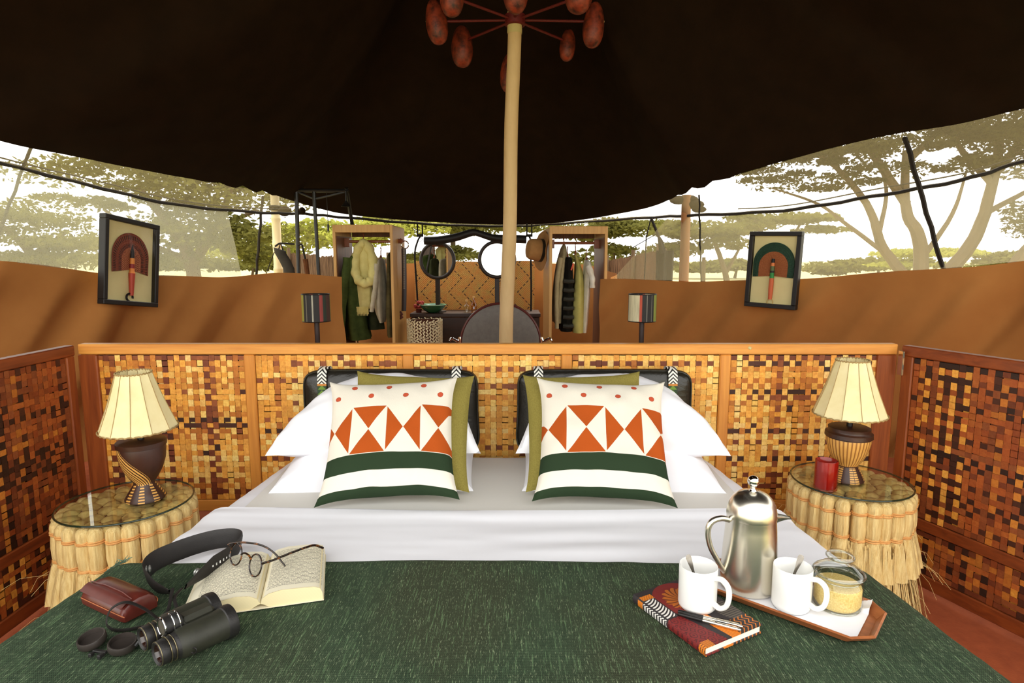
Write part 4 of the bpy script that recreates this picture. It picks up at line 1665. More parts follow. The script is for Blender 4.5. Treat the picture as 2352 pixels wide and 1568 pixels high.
pA = Vector((-.682, 1.078, TB + .0340))
pB = pA + pe * .070 + ax * .002 + zv * .002
barrel(pA, zv)
barrel(pB, zv)
mb = MB()
c_ = (pA + pB) / 2 + zv * .028 - ax * .006
mb.lathe([(.013, .030), (.017, .033), (.017, .046), (.0165, .048), (.0175, .050), (.0175, .062), (.0165, .064)], 28, c_, M=MA)
fw = mb.build('focus_wheel', M_blackrub, bn, world=True)
mb = MB()
mb.torus(.0162, .0016, c_ + ax * .031 * 1.02, MA, 30, 6)
mb.torus(.0172, .0011, c_ + ax * .047 * 1.02, MA, 30, 6)
mb.torus(.0178, .0011, c_ + ax * .058 * 1.02, MA, 30, 6)
mb.build('chrome_ring', M_chrome, fw, world=True)
mb = MB(); mb.lathe([(.0001, .032), (.0150, .031)], 28, c_, M=MA)
mb.build('wheel_face', mat('grey disc', (110, 104, 92), rough=.35, metal=.5), fw, world=True)
mb = MB()
q = (pA + pB) / 2 + ax * .092 + zv * .003
mb.box(q, (.068, .036, .066), rot=(0, 0, math.atan2(ax.y, ax.x)), bev=.008)
mb.box(q + zv * .014 + ax * -.02, (.058, .036, .030), rot=(0, 0, math.atan2(ax.y, ax.x)), bev=.008)
mb.build('bridge', M_armor, bn, world=True)
mb = MB()
for p, s_ in ((pA, -1), (pB, 1)):
    mb.torus(.006, .0016, p + pe * (s_ * .030) + ax * .055 - zv * .008, Matrix.Rotation(PI / 2, 3, 'X'), 14, 6)
mb.build('strap_lug', M_black, bn, world=True)

# neck strap: broad padded band standing on edge, thin cords at its ends
M_strap = mat('black neoprene strap', (34, 29, 26), (26, 22, 20), rough=.55, scale=60, bmp=.2, bscale=400)
st = empty('neck_strap', (-.80, 1.42, TB), 0, 'broad black neck strap looped on edge beside the open book', 'strap')
P = spline([(-.786, 1.320, TB + .016), (-.83, 1.335, TB + .012), (-.880, 1.385, TB + .010), (-.888, 1.44, TB + .012), (-.850, 1.505, TB + .012), (-.80, 1.545, TB + .014), (-.750, 1.552, TB + .016), (-.722, 1.525, TB + .016), (-.728, 1.47, TB + .013), (-.752, 1.40, TB + .012), (-.772, 1.345, TB + .014)], 7)
n = len(P) - 1
mb = MB()
for sd in (-1, 1):
    def fn(u, v, sd=sd):
        i = min(n, int(round(u * n)))
        p = P[i]
        d = (P[min(n, i + 1)] - P[max(0, i - 1)]).normalized()
        nr = Vector((d.y, -d.x, 0)).normalized()
        w = .050 * min(1, .35 + 5 * min(u, 1 - u))
        k = (v - .5)
        return p + Vector((0, 0, w * v)) + nr * (sd * .0022 * (1 - (2 * k) ** 6)) + nr * (-.010 * v)
    mb.grid(fn, n, 6, flip=(sd > 0))
mb.build('padded_band', M_strap, st, world=True)
mb = MB()
M_snap = mat('grey snap', (170, 170, 165), rough=.25, metal=.7)
for idx, wz in ((int(n * .22), .030), (int(n * .93), .024)):
    p = P[idx]
    d = (P[idx + 1] - P[idx - 1]).normalized()
    nr = Vector((d.y, -d.x, 0)).normalized()
    if nr.y > 0:
        nr = -nr
    for s_ in (-1, 1):
        mb.ball(p + Vector((0, 0, wz)) + nr * .0035 * s_ - Vector((0, 0, 0)), .010, 12, 6, (1, .35, 1), M=Matrix.Rotation(math.atan2(d.y, d.x), 3, 'Z'))
mb.build('snap', M_snap, st, world=True)
mb = MB()
rng = random.Random(9)
for k in range(9):
    i = int(n * (.80 + .010 * k))
    p = P[i]
    d = (P[min(n, i + 1)] - P[i - 1]).normalized()
    nr = Vector((d.y, -d.x, 0)).normalized()
    for s_ in (-1,):
        w = .050 * .46
        mb.box(p + Vector((0, 0, w)) + nr * (s_ * .0026) + nr * (-.0046), (.0032, .0008, .0044 + .002 * (k % 2)), rot=(0, 0, math.atan2(d.y, d.x)))
mb.build('printed_lettering', M_ceramic, st, world=True)
for pts in ([(-.786, 1.322, TB + .03), (-.776, 1.295, TB + .022), (-.765, 1.262, TB + .012), (-.772, 1.238, TB + .006)],
            [(-.775, 1.34, TB + .02), (-.77, 1.30, TB + .02), (-.748, 1.27, TB + .006), (-.742, 1.25, TB + .004), (-.765, 1.205, TB + .006), (-.755, 1.18, TB + .02)],
            [(-.772, 1.238, TB + .006), (-.80, 1.238, TB + .030), (-.835, 1.232, TB + .050), (-.862, 1.222, TB + .040), (-.868, 1.212, TB + .015), (-.850, 1.203, TB + .005), (-.82, 1.203, TB + .004), (-.79, 1.215, TB + .004)]):
    mb = MB()
    mb.tube(spline(pts, 7), .0042, 6, flat=.4)
    mb.build('strap_cord', M_strap, st, world=True)

# lens caps joined by a tether
lc = empty('lens_cap', (-.82, 1.15, TB), 0, 'pair of black rubber lens caps joined by a short tether left of the binoculars', 'lens cap')
for p, tl in (((-.862, 1.158, TB + .011), (.16, -.12)), ((-.790, 1.143, TB + .011), (.12, .10))):
    MR2 = Euler((tl[0], tl[1], .2)).to_matrix()
    mb = MB()
    mb.lathe([(.0001, -.006), (.0245, -.007), (.0262, -.004), (.0262, .006), (.0250, .009), (.0228, .0085), (.0224, -.002), (.0001, -.003)], 36, p, M=MR2)
    mb.build('cap', mat('worn black rubber', (58, 50, 45), (44, 38, 34), rough=.5, scale=40), lc, world=True)
mb = MB()
mb.box((-.826, 1.128, TB + .006), (.030, .008, .005), rot=(0, 0, -.2), bev=.001)
mb.box((-.838, 1.120, TB + .005), (.007, .010, .008), rot=(0, 0, -.2), bev=.001)
mb.box((-.817, 1.116, TB + .005), (.008, .012, .008), rot=(0, 0, -.2), bev=.001)
mb.build('tether', M_blackrub, lc, world=True)
mb = MB()
mb.tube(spline([(-.762, 1.14, TB + .010), (-.752, 1.15, TB + .022), (-.745, 1.165, TB + .020), (-.735, 1.175, TB + .012)], 6), .0035, 6)
mb.build('loose_cord', M_blackrub, lc, world=True)

# ---- tray with napkin
TR = math.atan2(-.198, .227)      # long side runs from the press toward the near right corner
tx, ty = Vector((.227, -.198, 0)).normalized(), Vector((.198, .227, 0)).normalized()
tc = Vector((.640, 1.319, TB))
M_tray = mat('walnut tray', (176, 106, 60), (136, 76, 40), rough=.4, scale=7, stretch=(1, 6, 6), bmp=.1, dist=.6)
tr = empty('serving_tray', tc, TR, 'wooden serving tray with cut corners under the coffee things', 'tray')
LX, LY, ch_ = .375, .190, .036


def octo(lx, ly, c):
    a, b = lx / 2, ly / 2
    return [(-a + c, -b), (a - c, -b), (a, -b + c), (a, b - c), (a - c, b), (-a + c, b), (-a, b - c), (-a, -b + c)]


mb = MB()
lv = [(octo(LX - .034, LY - .034, ch_), .0), (octo(LX - .026, LY - .026, ch_), .002), (octo(LX, LY, ch_), .019), (octo(LX - .008, LY - .008, ch_), .0215), (octo(LX - .034, LY - .034, ch_ - .003), .005)]
vs = [(x_, y_, z_) for pts, z_ in lv for x_, y_ in pts]
fs = [tuple(range(8))[::-1], tuple(range(32, 40))]
for i in range(4):
    for j in range(8):
        j2 = (j + 1) % 8
        fs.append((i * 8 + j, i * 8 + j2, (i + 1) * 8 + j2, (i + 1) * 8 + j))
mb.add(vs, fs)
mb.build('tray_body', M_tray, tr, smooth=20)
nap = MB()


def nap_fn(u, v):
    a, b = (u - .5) * .336 - .014, (v - .5) * .168
    # laid into the tray, its hem climbing the low rims
    hx = max(0, (abs(a) - .150) / .036)
    hy = max(0, (abs(b) - .074) / .016)
    z = .0066 + min(.0180, .006 * hx + .0125 * hy) + .0012 * vn(u * 9, v * 7)
    if u > .93 and v > .8:
        z += .012 * (u - .93) / .07
    zig = .003 * (abs(((u * 44) % 1) - .5) * 2 - .5) if v in (0, 1) else 0
    return Vector((a, b + zig, z))


nap.grid(nap_fn, 132, 24)
o = nap.build('napkin', M_white)
o.location = tc
o.rotation_euler = (0, 0, TR)
tag(o, 'white zigzag edged napkin lining the wooden tray', 'napkin')
NZ = TB + .0085

# ---- coffee press
cp = empty('coffee_press', (.566, 1.372, NZ), 0, 'tall steel coffee press with domed lid standing on the tray', 'coffee pot')
mb = MB()
mb.lathe([(.001, .001), (.060, .001), (.0635, .004), (.0645, .010), (.0640, .022), (.0635, .04), (.061, .10), (.0575, .15), (.0555, .172), (.056, .176), (.0555, .179), (.052, .180), (.001, .180)], 56)
mb.build('pot_body', M_steel, cp, smooth=50)
mb = MB()
mb.lathe([(.0565, .176), (.0570, .181), (.0560, .190), (.0525, .206), (.045, .220), (.033, .231), (.018, .237), (.008, .2385), (.006, .240), (.001, .240)], 48)
mb.build('domed_lid', M_steel, cp, smooth=50)
mb = MB()
mb.lathe([(.0095, .2375), (.0075, .241), (.0055, .244), (.0060, .247), (.0075, .2485), (.0045, .250)], 24)
mb.ball((0, 0, .2615), .0135, 20, 12)
mb.build('knob', M_chrome, cp, smooth=60)
mb = MB()
hp = spline([(-.052, -.006, .168), (-.075, -.009, .174), (-.098, -.012, .166), (-.106, -.013, .142), (-.098, -.012, .105), (-.078, -.010, .068), (-.061, -.008, .040)], 8)
mb.tube(hp, [.0072 - .002 * abs(i / (len(hp) - 1) - .3) for i in range(len(hp))], 12, up=(0, 1, 0))
mb.build('handle', M_steel, cp)
mb = MB()
vs = []
for (x_, w, z0, z1) in ((.050, .020, .150, .178), (.066, .014, .160, .1765), (.084, .009, .168, .174), (.094, .006, .1690, .1715)):
    vs += [(x_, -w, z1), (x_, -w * .55, (z0 + z1) / 2 - .002), (x_, 0, z0), (x_, w * .55, (z0 + z1) / 2 - .002), (x_, w, z1), (x_, 0, z1 - .003)]
fs = [(i * 6 + j, i * 6 + (j + 1) % 6, (i + 1) * 6 + (j + 1) % 6, (i + 1) * 6 + j) for i in range(3) for j in range(6)] + [tuple(range(6))[::-1], tuple(range(18, 24))]
mb.add(vs, fs)
mb.build('spout', M_steel, cp, smooth=50)


# ---- mugs and spoons
def mug(loc, rz, label):
    root = empty('mug', loc, rz, label, 'mug', 'white mugs')
    mb = MB()
    mb.lathe([(.001, .003), (.034, .003), (.0365, .0), (.0400, .004), (.0415, .010), (.0415, .094), (.0405, .0965), (.0390, .0945), (.0385, .012), (.035, .006), (.001, .006)], 48)
    mb.build('cup', M_ceramic, root, smooth=50)
    mb = MB()
    mb.tube(spline([(.0395, 0, .080), (.056, 0, .083), (.070, 0, .072), (.0735, 0, .050), (.068, 0, .028), (.054, 0, .017), (.0395, 0, .021)], 7), .0056, 12, flat=1.35, up=(0, 1, 0))
    mb.build('handle', M_ceramic, root)
    return root


mug((.412, 1.267, TB + .021), math.radians(-47), 'white mug standing on the patterned notebook')
mug((.630, 1.286, NZ), math.radians(-46), 'white mug standing on the tray before the coffee press')


M_spoon = mat('dull spoon steel', (150, 144, 134), (116, 110, 102), rough=.25, metal=1.0, scale=30)


def spoon(p0, p1, label, nrm):
    """handle tip p1 up out of the mug, bowl p0 at its bottom"""
    p0, p1 = Vector(p0), Vector(p1)
    d = (p1 - p0).normalized()
    nr = Vector(nrm); nr = (nr - d * nr.dot(d)).normalized()
    sd = d.cross(nr)
    L = (p1 - p0).length
    root = empty('teaspoon', p0, 0, label, 'spoon', 'teaspoons in the mugs')
    W = [(0, .002), (.06, .008), (.14, .010), (.24, .008), (.32, .0035), (.45, .0025), (.65, .003), (.82, .0055), (.94, .0068), (.985, .005), (1, .001)]
    mb = MB()
    for q in (-1, 1):
        vs, fs = [], []
        for f, w in W:
            c = d * (L * f) + nr * (-.006 * math.sin(PI * min(1, f / .3)) if f < .3 else 0)
            vs += [c - sd * w, c + nr * q * .0007, c + sd * w]
        for i in range(len(W) - 1):
            for j in range(2):
                qd = (i * 3 + j, i * 3 + j + 1, i * 3 + j + 4, i * 3 + j + 3)
                fs.append(qd if q > 0 else qd[::-1])
        mb.add(vs, fs)
    mb.build('spoon_body', M_spoon, root, smooth=60)


spoon((.424, 1.262, TB + .034), (.392, 1.285, TB + .132), 'steel teaspoon standing in the mug on the notebook', (.2, -1, .2))
spoon((.612, 1.284, NZ + .014), (.658, 1.306, NZ + .112), 'steel teaspoon standing in the mug on the tray', (-.2, -1, .2))

# ---- sugar jar
M_jar = thin_glass('jar glass', (.96, .97, .95), .07)
jr = empty('sugar_jar', (.737, 1.292, NZ), 0, 'round glass sugar jar with a domed glass lid on the tray', 'jar')
mb = MB()
mb.lathe([(.001, .0), (.044, .0), (.049, .004), (.0515, .012), (.0515, .050), (.049, .060), (.044, .065), (.0435, .070), (.046, .073), (.0445, .075)], 48)
mb.build('jar_body', M_jar, jr, smooth=50)
mb = MB()
m, t, b_ = newmat('raw sugar', .8)
setcol(t, b_, mix(t, ((noise(t, 320, 2) - .5) * 3 + .5).sat(), lin((236, 212, 140)), lin((216, 182, 104))))
bump(t, b_, noise(t, 420, 2), .5, .001)
mb.lathe([(.001, .004), (.043, .004), (.0485, .013), (.0487, .047), (.047, .052), (.030, .0545), (.001, .056)], 40)
mb.build('sugar', m, jr, smooth=50, kind='stuff')
mb = MB()
mb.lathe([(.044, .074), (.052, .075), (.0535, .079), (.052, .083), (.046, .086), (.038, .093), (.027, .098), (.018, .101), (.0145, .105), (.016, .108), (.024, .110), (.0285, .114), (.0285, .119), (.024, .123), (.012, .1265), (.001, .127)], 44)
mb.build('glass_lid', thin_glass('lid glass', (.94, .95, .92), .14), jr, smooth=50)
M_ring = thin_glass('ring glass', (.80, .82, .76), .16)
for r_, q_, z_ in ((.0525, .0022, .079), (.0445, .0016, .066), (.0285, .0018, .1165), (.047, .002, .002)):
    mb = MB()
    mb.torus(r_, q_, (0, 0, z_), n=44, k=6)
    mb.build('glass_ring', M_ring, jr)

# ---- notebook
nb = empty('notebook', (.405, 1.256, TB), 0, 'wax print cloth notebook lying under the left mug', 'notebook')
nx_, ny_ = Vector((.107, -.196, 0)).normalized(), Vector((.148, .072, 0)).normalized()
NBL, NBW = .222, .163
nb.rotation_euler = (0, 0, math.atan2(nx_.y, nx_.x))
m, t, b_ = newmat('wax print cloth', .6)
x, y, z = coords(t, 'UV')            # x along the spine from the far left corner, y across to the right
blk, red, org, wht = lin((44, 38, 40)), lin((126, 32, 30)), lin((226, 128, 26)), lin((238, 234, 226))
c = blk
dx, dy = x - .30, (y - .52) * .75
r_ = (dx * dx + dy * dy).sqrt()
an = dy.atan2(dx)
c = mix(t, (r_ < .30), c, red)
pet = .17 + (an * 7).sin().abs() * .035
c = mix(t, (r_ < pet), c, lin((190, 104, 30)))
c = mix(t, (r_ < pet) * ((an * 16 + r_ * 40).sin() > .6), c, lin((110, 48, 22)))
# white arcs near the spine
a2x, a2y = x - .30, y - .30
ra = (a2x * a2x * .3 + a2y * a2y).sqrt()
arcs = (((x + y * y * 2.2) * 26).frac() > .5) * x.inside(.16, .50) * y.inside(.0, .17)
c = mix(t, x.inside(.14, .54) * y.inside(0, .19), c, blk)
c = mix(t, arcs, c, wht)
c = mix(t, x.inside(.08, .155) * y.inside(0, .2), c, org)
c = mix(t, x.inside(.08, .155) * y.inside(0, .2) * (((x * 1.5 + y) * 30).frac() < .2), c, blk)
# red swirl band
sw = (x > .52) * (y < (x - .3) * .35 + .12)
c = mix(t, sw, c, red)
sx_, sy_ = ((x * 8).frac() - .5), ((y * 7 + .2).frac() - .5)
sr = (sx_ * sx_ + sy_ * sy_).sqrt()
c = mix(t, sw * ((sr * 26).sin() > .55), c, lin((84, 18, 22)))
# orange stripe, fan and zigzags
os_ = (x > .46) * (y - x * .18).inside(.26, .42)
c = mix(t, os_, c, org)
c = mix(t, os_ * (((x + y) * 46).frac() < .18), c, lin((150, 70, 14)))
fx, fy = x - .66, y - .86
fr = (fx * fx + fy * fy).sqrt()
c = mix(t, (fr < .16), c, lin((96, 88, 78)))
c = mix(t, (fr < .16) * ((fx * 220).sin() > .4), c, blk)
zz = (((y * 14 + ((x * 12).frac() - .5).abs() * 1.6).frac()) < .28) * (x > .80) * (y > .58)
c = mix(t, zz, c, lin((214, 120, 40)))
c = mix(t, (x > .92) * (y < .14), c, org)
c = mix(t, (x > .92) * (y < .14) * (((x - y) * 40).frac() < .3), c, blk)
setcol(t, b_, c)
M_wax = m
mb = MB()
n0 = len(mb.v)
mb.grid(lambda u, v: Vector(((u - .5) * NBL, (v - .5) * NBW, .0205)), 4, 4)
mb.grid(lambda u, v: Vector(((u - .5) * NBL, (v - .5) * NBW, .0180)), 4, 4, flip=True)
mb.grid(lambda u, v: Vector(((u - .5) * NBL, -NBW / 2 - .003 * math.sin(PI * v), .0205 * v)), 4, 6)
mb.grid(lambda u, v: Vector(((u - .5) * NBL, (v - .5) * NBW, .0025)), 4, 4)
mb.grid(lambda u, v: Vector(((u - .5) * NBL, (v - .5) * NBW, .0005)), 4, 4, flip=True)
for x_ in (-NBL / 2, NBL / 2):
    for z0_ in (.0005, .0180):
        mb.grid(lambda u, v: Vector((x_, (u - .5) * NBW, z0_ + .0023 * v)), 2, 1, flip=(x_ < 0))
cover = mb.build('cloth_cover', M_wax, nb, smooth=False)
for lp in cover.data.loops:
    q = cover.data.vertices[lp.vertex_index].co
    cover.data.uv_layers[0].data[lp.index].uv = (q.x / NBL + .5, q.y / NBW + .5 + (.0 if q.z > .017 else .13))
mb = MB()
mb.box((0, .0, .0103), (NBL - .008, NBW - .006, .0156))
mb.build('page_block', mat('white page edges', (246, 240, 226), (232, 224, 206), rough=.9, scale=8, stretch=(.2, .2, 60)), nb, smooth=False)


def pen(p0, p1, label, mb_, silver):
    p0, p1 = Vector(p0), Vector(p1)
    d = (p1 - p0)
    root = empty('pen', p0, 0, label, 'pen', 'pens on the notebook')
    q = lambda f: d * f
    mb = MB()
    mb.tube([q(0), q(.02), q(.40)], [.0030, .0042, .0042], 14)
    mb.build('cap' if not silver else 'grip', M_black, root)
    mb = MB()
    mb.tube([q(.40), q(.41), q(.92), q(.98), q(1)], [.0040, .0044, .0042, .0030, .0015], 14)
    mb.build('barrel', M_steel, root)
    mb = MB()
    u = Vector((0, 0, .0060))
    mb.tube([q(.60) + u * .7, q(.62) + u, q(.93) + u, q(.95) + u * .8], .0013, 6)
    mb.build('pocket_clip', M_chrome, root)
    return root


ZN = TB + .0205 + .0044
pen((.362, 1.238, ZN), (.482, 1.182, ZN), 'black and steel pen touching the left mug on the notebook', 0, False)
pen((.360, 1.229, ZN), (.474, 1.170, ZN), 'black and steel pen lying nearer the notebook spine', 0, False)

# ================================================================== CHANDELIER OF GOURDS
M_gourd = mat('red gourd', (156, 62, 36), (44, 16, 10), rough=.5, scale=22, detail=7, contrast=1.3, bmp=.4, bscale=30)
M_redrod = mat('red wrapped rod', (112, 20, 16), (84, 13, 11), rough=.6, scale=90, stretch=(1, 1, 1), bmp=.4, bscale=200)
HX, HY, HZ = .02, 4.2, 2.885
chd = empty('gourd_chandelier', (HX, HY, HZ), 0, 'spoked hanging of red gourds round the top of the tent pole', 'chandelier')
mb = MB()
mb.lathe([(.050, -.035), (.066, -.03), (.066, .03), (.050, .035)], 24)
mb.build('hub', M_redrod, chd)
rng = random.Random(31)
for k in range(8):
    a = PI / 4 * k + (.07 if k == 2 else 0)
    R_ = .47 if k % 2 == 0 else .49
    dz = (-.02, -.02, -.17, -.03, .0, .03, 0, .05)[k]
    ca, sa = math.cos(a), math.sin(a)
    mb = MB()
    mb.tube([(ca * .06, sa * .06, 0), (ca * (R_ + .09 if dz > -.08 else R_), sa * (R_ + .09 if dz > -.08 else R_), -.008)], .0085, 8)
    arm = mb.build('arm', M_redrod, chd)
    mb = MB()
    mb.ball((ca * (R_ + .10), sa * (R_ + .10), -.008), .011, 8, 6)
    mb.build('arm_tip', M_collar, arm)
    q = rng.uniform(.9, 1.1)
    h, w = (.14, .076) if k not in (1,) else (.11, .06)
    mb = MB()
    prof = [(max(.001, w * q * math.sin(PI * i / 14) ** .8 * (1 + .12 * math.cos(PI * i / 14))), -h * math.cos(PI * i / 14)) for i in range(15)]
    vs0 = len(mb.v)
    mb.lathe(prof, 20, (ca * (R_ + .04), sa * (R_ + .04), dz - .01), M=Euler((rng.uniform(-.1, .1), rng.uniform(-.1, .1), rng.random() * 6)).to_matrix())
    mb.build('gourd', M_gourd, chd, smooth=70)
    if dz < -.08:
        mb = MB()
        mb.tube([(ca * R_, sa * R_, 0), (ca * (R_ + .04), sa * (R_ + .04), dz + h * .9)], .004, 5)
        mb.build('cord', M_redrod, chd)

# ================================================================== FRAMED FANS
M_frame = mat('black box frame', (22, 18, 15), (14, 11, 9), rough=.5, scale=20)
M_mount = mat('cream mount', (238, 224, 166), (230, 216, 156), rough=.8, scale=8)
m, t, b_ = newmat('woven red fan', .7)
x, y, z = coords(t, 'UV')
setcol(t, b_, lin((120, 54, 34)))


def fan_mat(name, kind):
    m, t, b_ = newmat(name, .7)
    x, y, z = coords(t, 'UV')        # x: angle fraction, y: 0 centre .. 1 rim
    if kind == 'red':
        base = lin((124, 58, 38))
        hole = ((x * 46).frac() < .42) * ((y > .80) * (y < .94) + (y > .54) * (y < .68)).sat()
        c = mix(t, hole, base, lin((38, 24, 18)))
        chk = (((x * 30 + (y * 18).floor() * .5).frac() < .4) * (y < .52))
        c = mix(t, chk, c, lin((190, 120, 80)))
    else:
        c = mix(t, ((noise(t, 60, 2, kind='UV') - .5) * 3 + .5).sat(), lin((172, 100, 52)), lin((140, 74, 36)))
        ring = mix(t, ((noise(t, 80, 2, kind='UV') - .5) * 4 + .5).sat(), lin((26, 74, 50)), lin((14, 44, 28)))
        c = mix(t, (y > .70), c, ring)
    setcol(t, b_, c)
    bump(t, b_, (x * 180).sin() + (y * 90).sin(), .4, .002)
    return m


def framed_fan(c, n, label, kind, W=.44, H=.60, tilt=0.0, roll=0.0):
    n = Vector(n).normalized()
    rz = math.atan2(n.y, n.x) + PI / 2            # local -y faces the room
    root = empty('framed_fan', c, rz, label, 'picture', 'framed hand fans on the canvas wall')
    root.rotation_euler = (tilt, roll, rz)
    T, fw = .055, .032
    for nm, cc, d in (('frame_bar', (0, 0, H / 2 - fw / 2), (W, T, fw)), ('frame_bar', (0, 0, -H / 2 + fw / 2), (W, T, fw)),
                      ('frame_bar', (-W / 2 + fw / 2, 0, 0), (fw, T, H - 2 * fw)), ('frame_bar', (W / 2 - fw / 2, 0, 0), (fw, T, H - 2 * fw))):
        mb = MB(); mb.box(cc, d, bev=.003)
        mb.build(nm, M_frame, root)
    mb = MB(); mb.box((0, .012, 0), (W - 2 * fw + .004, .012, H - 2 * fw + .004))
    mb.build('mount', M_mount, root)
    # fan: blade, handle, hook
    fw2, top = .155, .205
    yb = -.06 if kind == 'red' else -.055
    mb = MB()

    def blade(u, v):
        hd = yb + .10
        if u < .2 or u > .8:
            q = (.2 - u) / .2 if u < .2 else (u - .8) / .2
            ox = (-1 if u < .2 else 1) * fw2 * (1 - .02 * q)
            oz = hd - (hd - yb) * q - (.018 * q if kind == 'red' else 0)
        else:
            a = PI * (1 - (u - .2) / .6)
            ox, oz = fw2 * math.cos(a), hd + (top - hd) * math.sin(a)
        cz = yb + .012
        k = .30 if False else 1
        # inner points slide along the handle so that the rings stay parallel to the rim
        sz = cz + (hd - cz) * (1 - v) * max(0, min(1, (oz - yb) / (hd - yb))) * .9
        px = ox * v
        pz = (oz if v > .999 else sz + (oz - sz) * v)
        return Vector((px, -.004 - .006 * math.sin(PI * v), pz))

    def fn(u, v):
        return blade(u, v)
        a = PI * 1.0 * (1 - u)
        ex = 1.0
        cx = math.cos(a)
        r = v
        # arch: straight sides under a round head
        px = fw2 * r * cx
        sz = math.sin(a)
        k = .55
        z0 = yb + .085
        pz = z0 + (top - z0) * r * max(0, sz) if True else 0
        if u < .18 or u > .82:
            q = (.18 - u) / .18 if u < .18 else (u - .82) / .18
            px = fw2 * r * (-1 if u < .18 else 1) * (.985 - .03 * q)
            edge = z0 + (top - z0) * r * math.sin(PI * .18)
            pz = edge - (edge - (yb - .015 * q * r * (1 if kind == 'red' else 0))) * q
        return Vector((px, -.004 - .012 * math.sin(PI * min(1, r)) * .5, pz))
    mb.grid(fn, 60, 12)
    mb.build('fan_blade', fan_mat(kind + ' woven fan', kind), root)
    hcol = [((172, 62, 40), -.23, -.075), ((206, 120, 52), -.075, -.04), ((130, 30, 28), -.04, -.01), ((204, 124, 50), -.01, .03), ((26, 16, 12), .03, .12)] if kind == 'red' else \
        [((206, 100, 58), -.22, -.06), ((46, 140, 66), -.06, -.02), ((24, 20, 18), -.02, -.005), ((84, 100, 56), -.005, .03), ((222, 128, 66), .03, .055), ((20, 18, 18), .055, .085)]
    for col, z0, z1 in hcol:
        mb = MB()
        r = lambda zz: (.014 + .008 * (zz + .22) / .16) if zz < -.06 else .016 - .006 * max(0, zz) / .12
        mb.tube([(0, -.016, z0), (0, -.016, (z0 + z1) / 2), (0, -.016, z1)], [r(z0), r((z0 + z1) / 2), r(z1) if z1 < .1 else .002], 10)
        mb.build('fan_handle', mat('fan binding', col, rough=.6), root)
    mb = MB()
    if kind == 'red':
        mb.torus(.026, .007, (-.012, -.014, -.243), Matrix.Rotation(PI / 2, 3, 'X'), 20, 8, a0=-.2, a1=4.6)
        mb.build('hook', M_frame, root)
    else:
        mb.torus(.022, .004, (0, -.014, -.24), Matrix.Rotation(PI / 2, 3, 'X'), 20, 8, 1, 1.2)
        mb.build('hook', mat('straw loop', (206, 176, 110), rough=.7), root)
    mb = MB(); mb.box((0, -.022, 0), (W - 2 * fw, .002, H - 2 * fw))
    mb.build('glazing', thin_glass('picture glass', (.98, .98, .97), .0), root, smooth=False)
    return root


framed_fan((-2.665, 4.29, 1.325), (.975, -.22, 0), 'black box frame with red hooked fan on the left wall', 'red', .46, .60, roll=.13)
framed_fan((1.965, 4.615, 1.268), (-.70, -.71, 0), 'black box frame with green rimmed fan on the right wall', 'green', .385, .57, roll=.03)


# ================================================================== READING LAMPS BEHIND THE SCREEN
def reading_lamp(x_, y_, label, cols, lean):
    root = empty('reading_lamp', (x_, y_, 0), 0, label, 'lamp', 'striped reading lamps behind the screen')
    root.rotation_euler = (0, lean, 0)
    mb = MB(); mb.lathe([(.10, 0), (.10, .012), (.02, .022), (.012, .05)], 24, caps=True)
    mb.build('foot', M_black, root)
    mb = MB(); mb.tube([(0, 0, .03), (0, 0, 1.07)], .0125, 12)
    mb.build('stem', mat('dark stem', (44, 26, 18), rough=.4), root)
    sh = bpy.data.objects.new('lamp_shade', None)
    COL.objects.link(sh); sh.parent = root
    n = len(cols)
    a0 = math.radians(-178)
    for k in range(2):
        a_ = a0
        for col, w in cols:
            a1 = a_ + PI * w
            mb = MB()
            mb.grid(lambda u, v: Vector((.066 * math.cos(a_ + (a1 - a_) * u), .066 * math.sin(a_ + (a1 - a_) * u), 1.055 + .128 * v)), 6, 2)
            mb.grid(lambda u, v: Vector((.062 * math.cos(a_ + (a1 - a_) * u), .062 * math.sin(a_ + (a1 - a_) * u), 1.055 + .128 * v)), 6, 2, flip=True)
            mb.build('shade_strip', mat('shade strip', col, tuple(int(q * .8) for q in col), rough=.7, scale=40, stretch=(4, 4, .3)), sh)
            a_ = a1
        a0 += PI
    mb = MB(); mb.torus(.064, .003, (0, 0, 1.055), n=32, k=6); mb.torus(.064, .003, (0, 0, 1.183), n=32, k=6)
    mb.build('rim', M_black, sh)
    return root


K_ = (30, 26, 24)
reading_lamp(-.940, 2.92, 'striped reading lamp with lime edge before the left wardrobe', [((158, 150, 50), .27), (K_, .07), ((110, 104, 88), .03), (K_, .12), ((176, 170, 150), .035), (K_, .135), ((140, 52, 44), .08), ((34, 44, 30), .09), ((70, 40, 30), .17)], .0)
reading_lamp(.625, 2.92, 'striped reading lamp with cream edge right of the right wardrobe', [((206, 196, 160), .36), ((176, 70, 44), .06), (K_, .10), ((120, 116, 104), .02), (K_, .10), ((100, 98, 88), .02), (K_, .06), ((134, 144, 54), .16), ((40, 34, 30), .12)], .0)

# ================================================================== WARDROBES
M_wr = mat('pale wardrobe timber', (214, 168, 98), (190, 140, 74), rough=.5, scale=5, stretch=(8, 8, .5), bmp=.06, dist=.5)
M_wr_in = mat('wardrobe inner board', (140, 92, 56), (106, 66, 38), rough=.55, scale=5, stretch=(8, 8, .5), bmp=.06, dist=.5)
M_rail = mat('hanging rail', (150, 84, 46), (120, 62, 32), rough=.4, scale=10)


